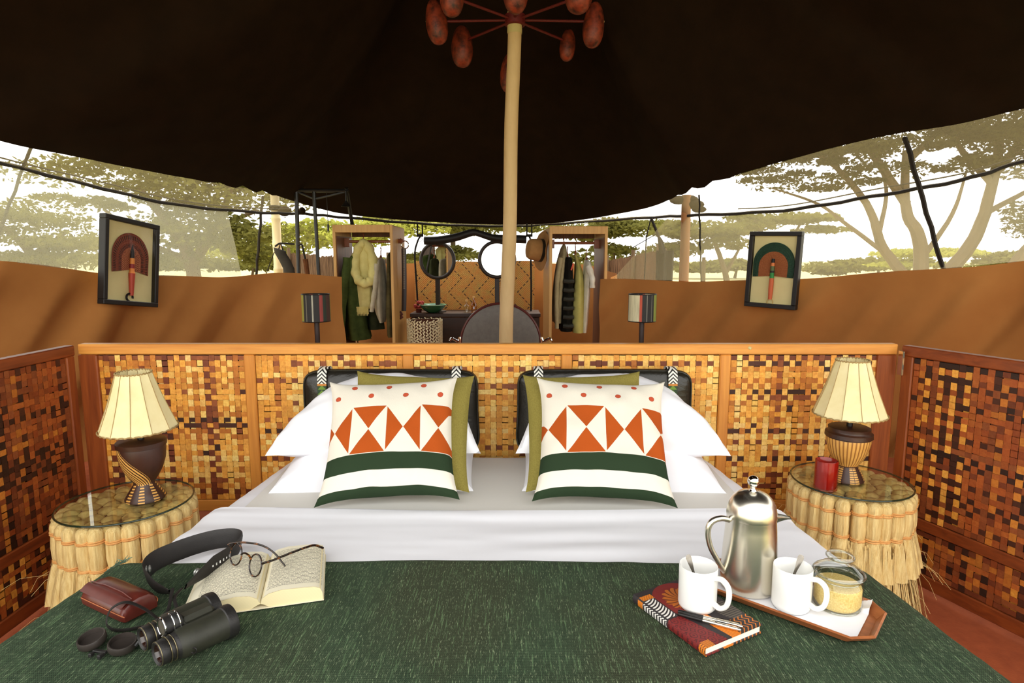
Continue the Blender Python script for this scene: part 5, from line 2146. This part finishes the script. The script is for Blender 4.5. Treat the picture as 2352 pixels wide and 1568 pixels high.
def wardrobe(x0, x1, y0, h, label, rz=0):
    D, th = .52, .022
    cx = (x0 + x1) / 2
    W = x1 - x0
    root = empty('wardrobe', (cx, y0 + D / 2, 0), rz, label, 'wardrobe', 'open backed wardrobes')
    for sx in (-1, 1):
        mb = MB(); mb.box((sx * (W / 2 - th / 2), 0, h / 2 - .005), (th, D, h - .01), bev=.002)
        mb.build('side_panel', M_wr, root)
        mb = MB(); mb.box((sx * (W / 2 - th - .004), .0, h / 2 - .04), (.006, D - .03, h - .12))
        mb.build('lining_board', M_wr_in, root)
        mb = MB(); mb.box((sx * (W / 2 - .013), -D / 2 - .006, h / 2), (.026, .014, h), bev=.002)
        mb.build('face_post', M_wr, root)
        mb = MB(); mb.box((sx * (W / 2 - th - .03), 0, h - .155), (.05, .035, .085), bev=.003)
        mb.build('rail_bracket', M_rail, root)
    mb = MB(); mb.box((0, -D / 2 - .006, h - .035), (W - .05, .014, .07), bev=.002)
    mb.build('head_board', M_wr, root)
    mb = MB(); mb.box((0, D / 2, h - .05), (W - .05, .014, .09), bev=.002)
    mb.build('back_board', M_wr_in, root)
    mb = MB(); mb.box((0, 0, h - .012), (W - .04, D, .02))
    mb.build('top_panel', M_wr_in, root)
    mb = MB(); mb.box((0, 0, .10), (W - .05, D, .025))
    mb.build('floor_shelf', M_wr_in, root)
    mb = MB(); mb.tube([(-W / 2 + .03, 0, h - .145), (W / 2 - .03, 0, h - .145)], .014, 12)
    mb.build('hanging_rail', M_rail, root)
    return root


wardrobe(-1.640, -1.085, 5.68, 1.662, 'left open wooden wardrobe with green jacket and scarf', -.03)
wardrobe(.330, .868, 5.68, 1.648, 'right open wooden wardrobe with shirts on hangers', .05)


def garment(parent_kind, label, c, m, tops, folds, seed, cat='clothes', hanger=True, name=None, slim=1.0, sleeve=None, extra=None):
    """hanging cloth: tops = [(z, half width across the rail dir y, half thickness x, dx)] from the shoulders down"""
    rng = random.Random(seed)
    root = empty(name or 'shirt', c, 0, label, cat, 'clothes in the wardrobes')
    n = 40
    mb = MB()
    vs, fs = [], []
    P = spline([Vector((a, b, 0)) for a, b, *_ in [(t_[0], t_[1]) for t_ in tops]], 5)
    Q = spline([Vector((t_[2], t_[3], 0)) for t_ in tops], 5)
    m_ = len(P)
    for i in range(m_):
        z, hy = P[i].x, P[i].y
        hx, dx = Q[i].x, Q[i].y
        f = i / (m_ - 1)
        for k in range(n):
            th = 2 * PI * k / n
            rip = 1 + (.16 * math.sin(th * folds + seed + 1.5 * math.sin(f * 3)) + .08 * math.sin(th * folds * 2.3 + seed * 2)) * min(1, f * 2.5)
            vs.append(Vector((dx + hx * math.cos(th) * rip, hy * math.sin(th) * (1 + .05 * (rip - 1)), z)))
    for i in range(m_ - 1):
        for k in range(n):
            k2 = (k + 1) % n
            fs.append((i * n + k, (i + 1) * n + k, (i + 1) * n + k2, i * n + k2))
    fs.append(tuple(range(n)))
    mb.add(vs, fs)
    mb.build('cloth', m, root, smooth=60)
    if sleeve:
        for pts, r in sleeve:
            mb = MB()
            S_ = spline(pts, 6)
            mb.tube(S_, [r * (1 - .25 * i / len(S_)) * (1 + .10 * math.sin(i * 1.4 + seed)) for i in range(len(S_))], 14, flat=.7)
            mb.build('sleeve', m, root)
    if hanger:
        mb = MB()
        zt = tops[0][0]
        dx = tops[0][3]
        mb.tube(spline([(dx, -tops[0][1] * .9, zt - .02), (dx, 0, zt + .02), (dx, tops[0][1] * .9, zt - .02)], 5), .010, 8)
        mb.tube(spline([(dx, 0, zt + .02), (dx, .0, zt + .06), (dx, .016, zt + .075), (dx, .016, zt + .09), (dx, 0, zt + .10), (dx, -.016, zt + .092)], 5), .005, 6)
        mb.build('hanger', M_rail, root)
    if extra:
        extra(root)
    return root


def cloth(name, a, b):
    return mat(name, a, b, rough=.9, spec=.1, scale=14, detail=4, bmp=.3, bscale=60, bdist=.004)


RY = 5.94
M_gj, M_sc, M_ln, M_ol = cloth('green twill', (78, 92, 46), (54, 66, 32)), cloth('pale yellow scarf', (222, 212, 140), (204, 190, 118)), cloth('grey linen', (196, 186, 160), (170, 160, 134)), cloth('olive drab', (92, 82, 50), (64, 56, 34))
garment('', 'green jacket hanging at the left of the left wardrobe', (-1.515, RY, 0), M_gj,
        [(1.41, .03, .02, .02), (1.38, .17, .035, .015), (1.30, .19, .05, 0), (1.0, .19, .07, -.01), (.75, .2, .09, .0), (.58, .2, .105, .02)], 5, 3, name='jacket',
        sleeve=[([(-.03, -.17, 1.36), (-.055, -.20, 1.1), (-.085, -.22, .82), (-.105, -.22, .55)], .055)])
garment('', 'dark green trousers at the back of the left wardrobe', (-1.36, RY + .12, 0), cloth('dark green cloth', (62, 66, 40), (40, 44, 28)),
        [(1.36, .02, .02, 0), (1.30, .10, .03, 0), (.9, .12, .06, 0), (.66, .12, .08, 0)], 4, 8, name='trousers')


def scarf(root):
    mb = MB()
    for k in range(26):
        x_ = -.055 + .11 * k / 25
        mb.tube([(x_ + -.02, -.05, .90), (x_ * 1.06 - .02, -.052, .845 - .015 * (k % 3))], .0035, 4)
    mb.build('tassel', M_sc, root, kind='stuff')
    mb = MB()
    L = spline([(-.075, -.03, 1.36), (-.065, -.07, 1.22), (-.02, -.09, 1.14), (.05, -.085, 1.13), (.09, -.06, 1.20), (.085, -.03, 1.36), (.03, -.01, 1.485), (-.03, -.02, 1.47), (-.075, -.03, 1.36)], 8)
    mb.tube(L, [.043 + .006 * math.sin(i) for i in range(len(L))], 14)
    mb.build('looped_fold', M_sc, root)


garment('', 'pale yellow fringed scarf looped over a hanger', (-1.405, RY - .10, 0), M_sc,
        [(1.49, .012, .012, 0), (1.46, .03, .03, 0), (1.36, .05, .06, 0), (1.2, .05, .072, -.01), (1.0, .035, .07, -.02), (.88, .03, .068, -.02)], 7, 5, cat='scarf', name='scarf', extra=scarf)
garment('', 'grey linen shirt hanging beside the yellow scarf', (-1.265, RY, 0), M_ln,
        [(1.36, .02, .012, 0), (1.32, .15, .025, 0), (1.1, .17, .04, 0), (.9, .16, .05, -.01), (.74, .10, .022, .0)], 5, 7,
        sleeve=[([(-.01, -.15, 1.30), (-.02, -.19, 1.1), (-.045, -.20, .95), (-.062, -.19, .86)], .036)])
garment('', 'dark olive jacket hanging at the right of the left wardrobe', (-1.165, RY, 0), M_ol,
        [(1.42, .02, .012, 0), (1.36, .15, .028, 0), (1.1, .18, .042, .005), (.85, .18, .055, .0), (.60, .12, .04, -.01)], 5, 11, name='jacket')
# right wardrobe
garment('', 'grey beige shirt at the left of the right wardrobe', (.455, RY, 0), cloth('grey beige cotton', (172, 158, 120), (142, 128, 94)),
        [(1.49, .02, .012, .045), (1.44, .10, .03, .04), (1.3, .17, .045, .02), (1.1, .18, .052, .0), (.9, .17, .05, -.01), (.74, .15, .042, -.01)], 5, 13,
        sleeve=[([(.0, -.17, 1.36), (-.03, -.19, 1.15), (-.035, -.2, .95), (-.03, -.2, .70)], .036)])


def zipper(root):
    mb = MB(); mb.box((.03, -.19, 1.28), (.012, .01, .07), rot=(0, .3, 0))
    mb.build('red_tab', mat('red tab', (200, 64, 34), rough=.6), root)
    mb = MB()
    for k in range(6):
        mb.tube([(-.045, -.168, .72 + k * .085), (0, -.182, .715 + k * .085), (.045, -.168, .72 + k * .085)], .022, 8)
    mb.build('quilted_rib', mat('quilted olive', (44, 42, 27), (32, 30, 19), rough=.7, scale=20), root)


garment('', 'black and olive quilted gilet in the right wardrobe', (.535, RY, 0), cloth('black quilt', (30, 28, 22), (20, 18, 14)),
        [(1.37, .04, .02, 0), (1.34, .17, .045, 0), (1.1, .18, .062, 0), (.85, .18, .066, -.005), (.66, .17, .06, -.01)], 4, 17, name='gilet', extra=zipper)
garment('', 'pale lime sleeveless top in the right wardrobe', (.640, RY - .02, 0), cloth('pale lime cotton', (198, 190, 112), (180, 170, 94)),
        [(1.40, .015, .012, -.03), (1.33, .06, .022, -.015), (1.2, .14, .04, 0), (.95, .17, .062, 0), (.75, .17, .075, 0), (.65, .17, .068, .0)], 3, 19, name='vest')
garment('', 'white short sleeved shirt at the right of the right wardrobe', (.718, RY, 0), cloth('white shirt cotton', (236, 232, 216), (216, 210, 190)),
        [(1.34, .06, .018, 0), (1.30, .17, .03, .01), (1.1, .18, .036, .0), (.85, .18, .034, -.012), (.65, .17, .026, -.022)], 4, 23,
        sleeve=[([(.0, -.17, 1.28), (.03, -.2, 1.18), (.035, -.21, 1.08)], .045)])

# peg, ring and beaded belt; hat on its peg
mb = MB()
mb.tube([(-1.095, 5.90, 1.52), (-1.06, 5.90, 1.52), (-1.05, 5.90, 1.54)], .022, 8)
o = mb.build('peg', M_rail)
tag(o, 'wooden peg on the right side of the left wardrobe', 'peg')
bl = empty('belt', (-1.035, 5.90, 1.50), 0, 'dark beaded belt hanging by its ring from the left wardrobe', 'belt')
mb = MB()
mb.torus(.036, .006, (.01, 0, -.015), Matrix.Rotation(PI / 2, 3, 'X'), 24, 8)
mb.build('buckle_ring', M_chrome, bl)
mb = MB()
mb.grid(lambda u, v: Vector((-.022 + .044 * u + .012 * math.sin(v * 2) - .025 * v, -.008 - .004 * math.sin(PI * u), -.05 - .6 * v)), 4, 20)
mb.grid(lambda u, v: Vector((-.022 + .044 * u + .012 * math.sin(v * 2) - .025 * v, .004, -.05 - .6 * v)), 4, 20, flip=True)
m, t, b_ = newmat('beaded black leather', .4)
x, y, z = coords(t, 'UV')
setcol(t, b_, mix(t, ((y * 60).frac() < .35) * x.inside(.3, .7) * (y < .65), lin((40, 24, 18)), lin((150, 130, 100))))
mb.build('belt_band', m, bl)
mb = MB()
for k in range(7):
    mb.ball((-.045 + .007 * (k % 3), -.008 + .004 * (k % 2), -.66 - .010 * k), .011, 8, 6)
mb.build('bead', mat('dark red bead', (84, 30, 24), rough=.3), bl)

M_felt = mat('tan hat felt', (170, 124, 70), (146, 102, 54), rough=.9, scale=12, bmp=.3, bscale=120)
ht = empty('sun_hat', (.285, 5.86, 1.43), 0, 'tan felt hat hung on the side of the right wardrobe', 'hat')
ht.rotation_euler = (0, math.radians(-84), math.radians(22))
mb = MB()
mb.lathe([(.001, .150), (.05, .150), (.075, .142), (.086, .12), (.092, .07), (.097, .0)], 36, M=Matrix.Diagonal((1.12, .92, 1)))
mb.build('crown', M_felt, ht, smooth=70)
mb = MB()
mb.lathe([(.0975, .002), (.099, .004), (.096, .032), (.094, .032)], 36, M=Matrix.Diagonal((1.12, .92, 1)))
mb.build('hat_band', M_leather, ht)
mb = MB()
vs, fs = [], []
for j, (r, zz) in enumerate([(.094, .002), (.12, -.003), (.15, -.004), (.172, .006), (.174, .004), (.15, -.008), (.12, -.007), (.094, -.002)]):
    for k in range(48):
        th = 2 * PI * k / 48
        curl = .035 * max(0, (r - .11) / .06) * math.cos(2 * th) ** 2 * (1 if abs(math.sin(th)) > .5 else -.35)
        vs.append((r * math.cos(th) * 1.10, r * math.sin(th) * .95, zz + curl))
for j in range(7):
    for k in range(48):
        k2 = (k + 1) % 48
        fs.append((j * 48 + k, (j + 1) * 48 + k, (j + 1) * 48 + k2, j * 48 + k2))
mb.add(vs, fs)
mb.build('brim', M_felt, ht, smooth=70)

# ================================================================== BATHING ANNEX
m, t, b_ = newmat('plaited palm mat', .85)
x, y, z = coords(t, 'Object')
pale = mix(t, ((noise(t, 14, 5, .7) - .5) * 2.4 + .5).sat(), lin((176, 140, 66)), lin((196, 118, 48)))
pale = mix(t, (((x * 260).sin() * (z * 260).sin()) > .1) * .35, pale, lin((112, 84, 38)))
zig = ((z * 3.1).frac() - .5).abs() * .30
d_ = ((x + zig) * 6.2).frac()
zig2 = ((z * 3.1 + .5).frac() - .5).abs() * .30
d2 = ((x - zig) * 3.1 + .2).frac()
dash = ((z * 26).frac() < .62)
lnm = (((d_ < .085)) * dash)
setcol(t, b_, mix(t, lnm, pale, lin((58, 36, 18))))
bump(t, b_, (x * 260).sin() * (z * 260).sin(), .5, .003)
mt = MB()
for sd in (0, 1):
    mt.grid(lambda u, v: Vector(((u - .5) * 1.40, .012 * math.sin(u * 20) * (1 - .3 * v) + (.008 if sd else 0), .66 + .665 * v + .006 * math.sin(u * 9) * v)), 60, 20, flip=bool(sd))
o = mt.build('palm_mat', m)
o.location = (-.437, 7.15, 0)
tag(o, 'plaited palm mat with black zigzag lines hung behind the mirrors', 'mat')

# black cords at the mat's sides, hooks, yoke
for k, (xh, lab) in enumerate([(-.985, 'black strap hook hanging at the left end of the yoke'), (.185, 'black strap hook hanging at the right end of the yoke')]):
    r = empty('strap_hook', (xh, 6.62, 1.70), 0, lab, 'hook', 'strap hooks')
    mb = MB()
    for dx in (-.026, .026):
        mb.tube([(dx, 0, .03), (dx, 0, -.09)], .008, 6)
    mb.box((0, 0, -.10), (.07, .02, .03), bev=.003)
    mb.tube(spline([(0, 0, -.11), (-.03, 0, -.17), (-.06, 0, -.3), (-.065, .1, -.6), (-.065, .2, -1.0)] if k == 0 else [(0, 0, -.11), (.012, 0, -.16), (.022, .1, -.4), (.03, .2, -.7), (.03, .3, -1.0)], 6), .010, 6)
    mb.build('strap', M_rope, r)
    mb = MB()
    mb.torus(.022, .004, (0, 0, -.14), Matrix.Rotation(PI / 2, 3, 'X'), 16, 6)
    mb.build('ring', M_chrome, r)
yk = MB()
path = spline([(-.94, 6.62, 1.545), (-.80, 6.62, 1.548), (-.62, 6.62, 1.575), (-.45, 6.62, 1.625), (-.40, 6.62, 1.632), (-.35, 6.62, 1.620), (-.2, 6.62, 1.575), (-.05, 6.62, 1.565), (.10, 6.62, 1.560), (.155, 6.62, 1.558)], 6)
yk.tube(path, [.055 - .012 * math.sin(PI * i / (len(path) - 1)) ** 4 for i in range(len(path))], 14, flat=.8)
o = yk.build('ox_yoke', mat('black yoke wood', (30, 24, 18), (18, 14, 11), rough=.6, scale=14, bmp=.4))
tag(o, 'black carved ox yoke slung above the two round mirrors', 'yoke')

# vanity
vn_ = empty('vanity_table', (-.40, 6.85, 0), 0, 'dark wooden vanity table under the palm mat', 'table')
M_van = mat('dark vanity wood', (62, 38, 22), (38, 24, 15), rough=.5, scale=8, stretch=(1, 5, 5), bmp=.1)
mb = MB(); mb.box((0, 0, .745), (1.42, .50, .04), bev=.004); mb.build('table_top', M_van, vn_)
mb = MB(); mb.box((0, -.22, .55), (1.34, .02, .34), bev=.003); mb.build('front_panel', M_van, vn_)
for sx in (-1, 1):
    for sy in (-1, 1):
        mb = MB(); mb.box((sx * .67, sy * .21, .36), (.06, .06, .72), bev=.004); mb.build('leg', M_van, vn_)
M_mirror = mat('silvered glass', (235, 235, 228), rough=.02, metal=1.0)
M_mframe = mat('dark turned frame', (52, 38, 24), (34, 24, 15), rough=.5, scale=10)
for k, (cx, cz, rz, lab) in enumerate([(-.825, 1.335, -.235, 'left round mirror on a dark stem holding a dim reflection'), (-.165, 1.345, -.05, 'right round mirror on a dark stem behind the tent pole')]):
    r = empty('round_mirror', (cx, 6.80, .765), rz, lab, 'mirror', 'round mirrors on stems')
    mb = MB(); mb.lathe([(.09, 0), (.09, .012), (.03, .022), (.022, .05)], 24, caps=True); mb.build('foot', M_mframe, r)
    mb = MB(); mb.box((0, 0, .20), (.05, .03, .34), bev=.004); mb.build('stem', M_mframe, r)
    MX = Matrix.Rotation(PI / 2, 3, 'X')
    mb = MB(); mb.lathe([(.170, -.014), (.176, .016), (.190, .024), (.208, .018), (.214, 0), (.206, -.016), (.170, -.018)], 56, (0, 0, cz - .765), M=MX); mb.build('mirror_frame', M_mframe, r, smooth=60)
    mb = MB(); mb.lathe([(.0005, .006), (.178, .006)], 48, (0, 0, cz - .765), M=MX); mb.build('mirror_glass', M_mirror, r, smooth=False)
# bowl, flowers, glass jars
bw = empty('basin', (-.868, 6.68, .765), 0, 'green enamel basin standing on the dark vanity', 'basin')
mb = MB(); mb.lathe([(.001, .0), (.05, .0), (.06, .006), (.10, .03), (.132, .065), (.142, .088), (.145, .090), (.136, .088), (.09, .04), (.04, .014), (.001, .012)], 40)
mb.build('bowl', mat('green enamel', (40, 100, 66), (30, 80, 50), rough=.15, scale=6), bw, smooth=60)
mb = MB(); mb.torus(.1435, .004, (0, 0, .090), n=48, k=8)
mb.build('rim', mat('pale rim', (150, 190, 150), rough=.2), bw)
fl = empty('flower_pot', (-1.03, 6.72, .765), 0, 'small pot of red flowers beside the green basin', 'flowers')
mb = MB(); mb.lathe([(.03, 0), (.036, .04), (.034, .04)], 18, caps=True); mb.build('pot', M_burg, fl)
mb = MB()
rng = random.Random(4)
for k in range(16):
    mb.ball((rng.uniform(-.05, .05), rng.uniform(-.04, .04), .05 + rng.uniform(0, .07)), .018, 7, 5)
mb.build('blossom', mat('red blossom', (196, 76, 60), (150, 44, 40), rough=.7, scale=30), fl, kind='stuff')
for k, (gx, lab, hh) in enumerate([(-.50, 'small clear bottle on the vanity left of the other bottle', .12), (-.42, 'small amber bottle on the vanity nearest the round chair', .16)]):
    r = empty('bottle', (gx, 6.70, .765), 0, lab, 'bottle', 'bottles on the vanity')
    mb = MB(); mb.lathe([(.001, .001), (.032, .001), (.034, .01), (.034, hh * .6), (.014, hh * .75), (.013, hh)], 20); mb.build('bottle_glass', thin_glass('bottle glass', (.86, .66, .5) if k else (.92, .92, .86), .1), r)
    mb = MB(); mb.lathe([(.015, hh), (.015, hh + .02)], 12, caps=True); mb.build('stopper', M_wr, r)

# laundry basket plaited from pale rope
bs = empty('laundry_basket', (-.85, 5.90, 0), 0, 'tall pale plaited laundry basket beside the left wardrobe', 'basket')
mb = MB(); mb.lathe([(.150, 0), (.160, .76), (.150, .76), (.14, .02)], 32); mb.build('lining', mat('dark basket inside', (90, 48, 26), rough=.9), bs)
M_bsk = mat('pale palm plait', (255, 244, 206), (232, 212, 160), rough=.8, scale=40)
mb = MB()
nr, nk = 46, 34
rng = random.Random(12)
for i in range(nr):
    z = .40 + i * .0165 * (.376 / .376) * .49
    r0 = .158 + .010 * z / .77
    for k in range(nk):
        if (i + k) % 2:
            continue
        a = 2 * PI * (k + .5 * (i % 2) * 0) / nk
        mb.box((r0 * math.cos(a), r0 * math.sin(a), .395 + .37 * i / (nr - 1)), (.012, .026, .0085), rot=(rng.uniform(-.5, .5) + (.5 if i % 4 < 2 else -.5), 0, a))
mb.lathe([(.161, 0), (.164, .39)], 36)
mb.build('plait', M_bsk, bs, smooth=False, kind='stuff')

# round backed chair
chh = empty('round_chair', (-.10, 5.35, 0), 0, 'grey round backed chair with a dark red rim before the tent pole', 'chair')
MX = Matrix.Rotation(PI / 2, 3, 'X')
m_gr = mat('grey seat leather', (110, 102, 92), (94, 86, 78), rough=.5, scale=30, bmp=.15, bscale=200)
mb = MB(); mb.lathe([(.0005, .016), (.20, .020), (.31, .018), (.342, .008), (.345, -.01)], 64, (0, 0, .61), M=MX); mb.build('back_pad', m_gr, chh)
mb = MB(); mb.torus(.352, .012, (0, .01, .61), MX, 64, 8); mb.build('back_rim', M_burg, chh)
mb = MB(); mb.lathe([(.0005, .40), (.27, .40), (.29, .41), (.29, .45), (.27, .465), (.0005, .47)], 40, (0, -.30, 0)); mb.build('seat', m_gr, chh)
for sx in (-1, 1):
    for y_ in (-.48, -.05):
        mb = MB(); mb.tube([(sx * .2, y_, .41), (sx * .26, y_, 0)], .016, 8); mb.build('leg', M_black, chh)
    mb = MB(); mb.tube(spline([(sx * .362, .0, .60), (sx * .362, 0, .665), (sx * .38, 0, .63), (sx * .43, -.01, .655), (sx * .45, -.01, .635)], 5), .011, 8); mb.build('arm_bracket', M_chrome, chh)

# shower frame with lamp, cord pull and hanging bag
sf = empty('shower_frame', (-1.70, 5.60, 0), 0, 'black metal shower frame standing behind the left canvas wall', 'frame')
mb = MB(); mb.tube([(-.27, 0, 0), (-.235, 0, 1.95)], .019, 8); mb.build('post', M_black, sf)
mb = MB(); mb.tube([(-.045, 0, 0), (-.078, 0, 1.95)], .017, 8); mb.build('post', M_black, sf)
mb = MB(); mb.tube([(.215, .16, 1.665), (.215, 0, 1.98)], .017, 8); mb.build('post', M_black, sf)
mb = MB(); mb.tube([(-.36, 0, 1.96), (.235, 0, 1.955)], .017, 8); mb.build('cross_bar', M_black, sf)
mb = MB(); mb.tube([(-.22, 0, 1.945), (-.075, 0, 1.885), (.20, 0, 1.945)], .010, 6); mb.build('brace', M_black, sf)
mb = MB(); mb.lathe([(.012, .05), (.02, .03), (.045, 0), (.04, 0)], 16, (.215, -.03, 1.815)); mb.tube([(.215, -.03, 1.86), (.215, -.02, 1.95)], .008, 6); mb.build('lamp_hood', M_black, sf)
mb = MB(); mb.tube([(.035, 0, 1.955), (.038, 0, 1.66)], .003, 5); mb.tube([(.038, 0, 1.66), (.038, 0, 1.60)], .009, 8); mb.build('cord_pull', M_black, sf)
bg = empty('canvas_bag', (-2.0, 5.44, 1.40), 0, 'dark canvas water bag slung beside the shower frame', 'bag')
m_bag = mat('dark bag canvas', (52, 46, 34), (36, 32, 24), rough=.85, scale=14)
mb = MB()
rows = [(-.05, .055, 1.435), (-.045, .05, 1.40), (-.01, .052, 1.34), (.02, .05, 1.27), (.035, .052, 1.15), (.04, .05, 1.0)]
vs, fs = [], []
for (cx, hw, z) in rows:
    for k in range(16):
        th = 2 * PI * k / 16
        vs.append((cx + hw * math.cos(th), .03 * math.sin(th), z - 1.40 + (.018 * -math.cos(th) if z > 1.42 else 0)))
for i in range(len(rows) - 1):
    for k in range(16):
        k2 = (k + 1) % 16
        fs.append((i * 16 + k, (i + 1) * 16 + k, (i + 1) * 16 + k2, i * 16 + k2))
fs.append(tuple(range(16)))
mb.add(vs, fs)
mb.build('bag_body', m_bag, bg, smooth=60)
mb = MB()
mb.tube(spline([(-.09, 0, .06), (-.05, 0, .085), (.0, 0, .085), (.075, .02, .08)], 5), .008, 6)
mb.tube([(-.06, 0, .03), (-.04, 0, .09), (-.02, 0, .02)], .007, 6)
mb.tube(spline([(.11, .02, .07), (.14, .02, .075), (.155, .02, .0), (.165, .02, -.05)], 5), .009, 6)
mb.tube([(-.10, 0, .01), (-.19, 0, -.2)], .004, 5)
mb.build('bag_cord', M_rope, bg)
mb = MB(); mb.tube([(.165, .02, -.05), (.18, .02, -.2), (.20, .02, -.4)], [.024, .02, .02], 8); mb.build('rolled_flap', cloth('brown roll', (104, 66, 40), (80, 48, 28)), bg)
mb = MB(); mb.ball((-2.16, 5.9, 1.80), .06, 10, 8, (1.1, .6, .8)); mb.ball((-1.98, 5.86, 1.80), .035, 8, 6)
o = mb.build('gathered_canvas', M_roof)
tag(o, 'gathered black canvas knot tied above the bamboo pole', 'canvas')
